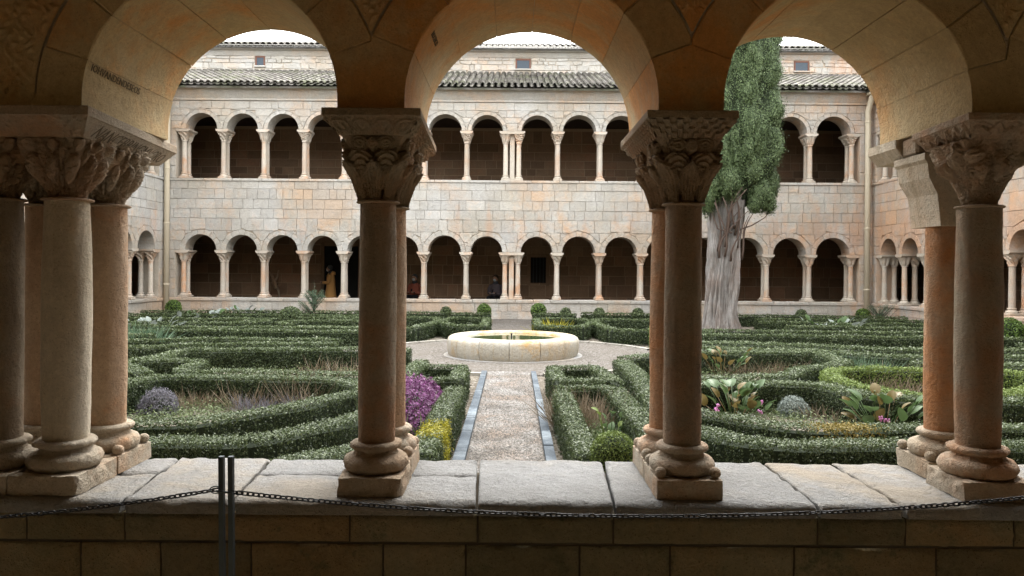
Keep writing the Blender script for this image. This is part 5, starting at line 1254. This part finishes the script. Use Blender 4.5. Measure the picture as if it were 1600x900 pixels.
for x1, y1, z1, x2, z2 in ((5.9, 18.9, 2.7, 6.45, 3.15), (5.0, 18.7, 2.6, 4.75, 3.3)):
    MB().tube([(5.5 + (x1 - 5.5) * .3, y1, z1 - .1), (x1, y1, z1), ((x1 + x2) / 2, y1 - .05, (z1 + z2) / 2 - .05), (x2, y1, z2)], [.022, .018, .012, .005], 6).build('branch', M['twig'], tree, True)
# crown: one lumpy surface of rounded lobes with deep creases, covered in scale-like sprays
CXX, CYY = 5.72, TY + .1
def crown(a, z):
    tz = (z - 3.2) / 10.2
    if tz <= 0 or tz >= 1: return .02
    R0 = 1.02 * min(1, (tz / .10)) ** .5 * (1 - max(0, (tz - .42) / .58) ** 1.7) ** .8
    q = Vector((math.cos(a) * R0 * 1.5, math.sin(a) * R0 * 1.5, z * .62 + .25 * math.sin(a * 3)))
    d1 = noise.voronoi(q * 1.35)[0][0]; d2 = noise.voronoi(q * 3.4 + Vector((4, 2, 8)))[0][0]; d3 = noise.noise(q * 9)
    return max(.03, R0 * (1.06 - .36 * min(1, d1) ** 1.3 - .20 * min(1, d2) + .03 * d3))
na, nzc = 260, 330; mb = MB(); vv = []
for j in range(nzc + 1):
    z = 3.2 + 10.2 * j / nzc
    for k_ in range(na):
        a = 2 * PI * k_ / na; R = crown(a, z); dz = -.22 * (.5 + .5 * math.cos(a - 2.6)) * math.exp(-(z - 3.2) / .5); vv.append((CXX + R * math.cos(a), CYY + R * math.sin(a), z + dz))
fc_ = [(j * na + k_, j * na + (k_ + 1) % na, (j + 1) * na + (k_ + 1) % na, (j + 1) * na + k_) for j in range(nzc) for k_ in range(na)]
lobes = [(4.86, TY - .45, 3.75, .24, .62), (4.72, TY - .5, 3.35, .19, .42), (5.0, TY - .55, 4.4, .28, .6), (6.08, TY - .35, 3.45, .27, .40), (6.30, TY - .3, 3.25, .17, .26), (5.9, TY - .45, 3.2, .15, .2), (5.25, TY - .6, 3.75, .26, .45), (6.45, TY, 3.75, .2, .4)]
mb.add(vv, fc_)
for (x, y, z, r, h) in lobes: mb.ball((x, y, z), 1, 14, (r * .8, r * .8, h * .85))
mb.build('inner_foliage', M['core'], tree, True)
Vv = np.array(vv); Fq = np.array(fc_); A0, A1, A2, A3 = (Vv[Fq[:, q]] for q in range(4)); nrm_ = np.cross(A2 - A0, A3 - A1); ar = np.linalg.norm(nrm_, axis=1) / 2; nrm_ /= (2 * ar)[:, None] + 1e-9
vis = ((A0[:, 1] < TY + .5)).astype(float) * .9 + .1; ctr = (A0 + A2) / 2; rad_ = np.hypot(ctr[:, 0] - CXX, ctr[:, 1] - CYY).reshape(nzc, na); mxr = np.stack([np.roll(rad_, q, 1) for q in range(-14, 15, 2)]).max(0); pad = np.pad(mxr, ((12, 12), (0, 0)), 'edge'); mxr = np.stack([pad[q:q + nzc] for q in range(0, 25, 3)]).max(0)
rel = np.clip((rad_ / (mxr + 1e-6) - .72) / .28, .04, 1).ravel() ** 1.2
w_ = ar * vis * rel; n = 230000; fi = RNG.choice(len(Fq), n, p=w_ / w_.sum()); u_, v_ = RNG.random((2, n, 1))
p = (A0[fi] * (1 - u_) + A1[fi] * u_) * (1 - v_) + (A3[fi] * (1 - u_) + A2[fi] * u_) * v_; p += nrm_[fi] * (RNG.exponential(.035, (n, 1)) - .02); dd = nrm_[fi]
Pl = [p]; Dl = [dd]
for (x, y, z, r, h) in lobes:
    k_ = int(60000 * r * h); d = RNG.normal(0, 1, (k_, 3)); d /= np.linalg.norm(d, axis=1)[:, None]; bmp = 1 + .22 * np.sin(d[:, 0] * 7 + x * 9) * np.sin(d[:, 2] * 6 + z * 5) * np.cos(d[:, 1] * 5)
    Pl.append(d * (bmp * (.92 + RNG.exponential(.09, k_)))[:, None] * np.array([r, r, h]) + np.array([x, y, z])); Dl.append(d)
np_obj('crown', leaf_quads(np.vstack(Pl), np.vstack(Dl), .040, .5, .4, 1.0), 4, M['cypress'], tree)
# ================================================================== PEOPLE
CL = {k_: plain(k_, c, .8) for k_, c in {'tan_coat': (.50, .27, .09, 1), 'skin': (.42, .26, .18, 1), 'dark_scarf': (.06, .07, .08, 1), 'pale_mask': (.55, .62, .68, 1), 'dark_trousers': (.02, .02, .025, 1), 'dark_jacket': (.12, .10, .11, 1), 'red_jacket': (.26, .08, .05, 1), 'paper': (.7, .7, .7, 1), 'hair': (.05, .035, .025, 1)}.items()}
def skinned(name, pts, edges, radii, mat, parent):
    me = bpy.data.meshes.new(name); me.from_pydata(pts, edges, []); me.materials.append(mat); o = bpy.data.objects.new(name, me); link(o, parent)
    s = o.modifiers.new('skin', 'SKIN'); 
    for i, r in enumerate(radii): me.skin_vertices[0].data[i].radius = (r, r)
    me.skin_vertices[0].data[0].use_root = True; s.use_smooth_shade = True; o.modifiers.new('sub', 'SUBSURF').render_levels = 2; return o
def person(x, y, facing, label, coat, seated=False, sc=.93, mask=True, group=None, hood=True):
    root = empty('person', (x, y, 0), label, 'person', group)
    c, s = math.cos(facing), math.sin(facing)
    def Wp(f_, l, z): return (x + (f_ * c - l * s) * sc, y + (f_ * s + l * c) * sc, z * sc)
    b = -.42 if seated else 0; hipz = .95 + b
    if seated: legs = [[(.02, .1, hipz), (.44, .11, hipz + .04), (.46, .11, .10), (.60, .12, .05)], [(.02, -.1, hipz), (.44, -.11, hipz + .04), (.46, -.11, .10), (.60, -.12, .05)]]
    else: legs = [[(0, .09, hipz), (.05, .1, .5), (.03, .1, .09), (.17, .11, .05)], [(0, -.09, hipz), (-.02, -.1, .5), (-.1, -.1, .09), (.03, -.11, .05)]]
    pts = [Wp(0, 0, hipz), Wp(0, 0, 1.2 + b), Wp(0, 0, 1.38 + b), Wp(.02, 0, 1.5 + b), Wp(.05, 0, 1.60 + b), Wp(.05, 0, 1.68 + b)]; ed = [(0, 1), (1, 2), (2, 3), (3, 4), (4, 5)]; rd = [.14, .14, .13, .055, .085, .09]
    for lg in legs:
        i = len(pts); pts += [Wp(*q) for q in lg]; ed += [(0, i), (i, i + 1), (i + 1, i + 2), (i + 2, i + 3)]; rd += [.10, .065, .045, .04]
    for sd_ in (1, -1):
        i = len(pts); pts += [Wp(0, .17 * sd_, 1.38 + b), Wp(.03, .24 * sd_, 1.13 + b), Wp(.26, .13 * sd_, 1.12 + b), Wp(.34, .10 * sd_, 1.13 + b)]; ed += [(2, i), (i, i + 1), (i + 1, i + 2), (i + 2, i + 3)]; rd += [.06, .045, .03, .022]
    skinned('body', pts, ed, [r * sc for r in rd], CL['dark_trousers'], root)
    # head with face
    hc = Wp(.06, 0, 1.64 + b); hd = MB().ball(hc, .105 * sc, 16, (.92, .85, 1.12)); hd.ball(Wp(.165, 0, 1.635 + b), .018 * sc, 6).build('head', CL['skin'], root, True)
    e_ = MB()
    for q in (1, -1): e_.ball(Wp(.145, .035 * q, 1.66 + b), .011 * sc, 6)
    e_.build('eyes', CL['hair'], root)
    if mask: MB().ball(Wp(.115, 0, 1.595 + b), .066 * sc, 10, (.9, 1, .85)).build('face_mask', CL['pale_mask'], root, True)
    MB().ball(Wp(.03, 0, 1.68 + b), .112 * sc, 12, (1, .95, 1)).build('hair', CL['dark_scarf' if hood else 'hair'], root, True)
    MB().tube([Wp(.02, 0, 1.46 + b), Wp(.04, 0, 1.55 + b)], [.10 * sc, .075 * sc], 12).build('scarf', CL['dark_scarf'], root, True)
    # coat
    z_lo = .42 if not seated else hipz - .06; mb = MB(); n = 20; vv = []
    prof = [(z_lo, .27 if not seated else .2, .24), (.7 + b * .6, .23, .2), (1.0 + b, .19, .16), (1.2 + b, .20, .155), (1.38 + b, .205, .14), (1.45 + b, .14, .11), (1.49 + b, .07, .07)]
    for z, wl, wf in prof:
        for k_ in range(n): a = 2 * PI * k_ / n; vv.append(Wp(wf * math.cos(a) * (1 + .05 * math.sin(5 * a + z * 9)), wl * math.sin(a), z))
    mb.add(vv, [(j * n + k_, j * n + (k_ + 1) % n, (j + 1) * n + (k_ + 1) % n, (j + 1) * n + k_) for j in range(len(prof) - 1) for k_ in range(n)])
    mb.build('coat', CL[coat], root, True)
    for sd_ in (1, -1):
        MB().tube([Wp(0, .17 * sd_, 1.40 + b), Wp(.01, .235 * sd_, 1.27 + b), Wp(.03, .25 * sd_, 1.12 + b), Wp(.15, .19 * sd_, 1.11 + b), Wp(.27, .13 * sd_, 1.12 + b)], [r * sc for r in (.075, .075, .065, .055, .048)], 10).build('sleeve', CL[coat], root, True)
        hm = MB(); hcx = (.345, .085 * sd_, 1.135 + b); hm.ball(Wp(*hcx), .036 * sc, 8, (1.2, .7, .6))
        for q in range(5): hm.tube([Wp(hcx[0] + .02, hcx[1] + (q - 2) * .012, hcx[2] + .005), Wp(hcx[0] + .06 - .006 * abs(q - 2), hcx[1] + (q - 2) * .012 - .01 * sd_, hcx[2] + .022)], [.008 * sc, .006 * sc], 5)
        hm.build('hand', CL['skin'], root, True)
    if hood and coat == 'tan_coat': MB().tube([Wp(-.10, 0, 1.40 + b), Wp(-.09, 0, 1.47 + b), Wp(-.03, 0, 1.52 + b)], [.09 * sc, .10 * sc, .06 * sc], 10).build('hood', CL[coat], root, True)
    return root, Wp, b
person((517 - 800) * 27.2 / 1200, 27.2, PI, 'person in a tan hooded coat and mask standing at the far doorway', 'tan_coat')
r_, Wp, b = person((649 - 800) * 27.65 / 1200, 27.62, -PI * .62, 'masked person in a reddish jacket sitting in the dark far gallery', 'red_jacket', True, 1.0)
r_, Wp, b = person((775 - 800) * 27.65 / 1200, 27.62, -PI * .62, 'masked person in dark clothes sitting beside the central pier, holding paper', 'dark_jacket', True, 1.0, hood=False)
MB().box(*(Vector(Wp(.40, .02, .70)) - Vector((.10, .06, .004))), *(Vector(Wp(.40, .02, .70)) + Vector((.10, .06, .004)))).build('sheet_of_paper', CL['paper'], None)
tag(bpy.data.objects['sheet_of_paper'], 'white sheet of paper held by the seated person in dark clothes', 'paper')
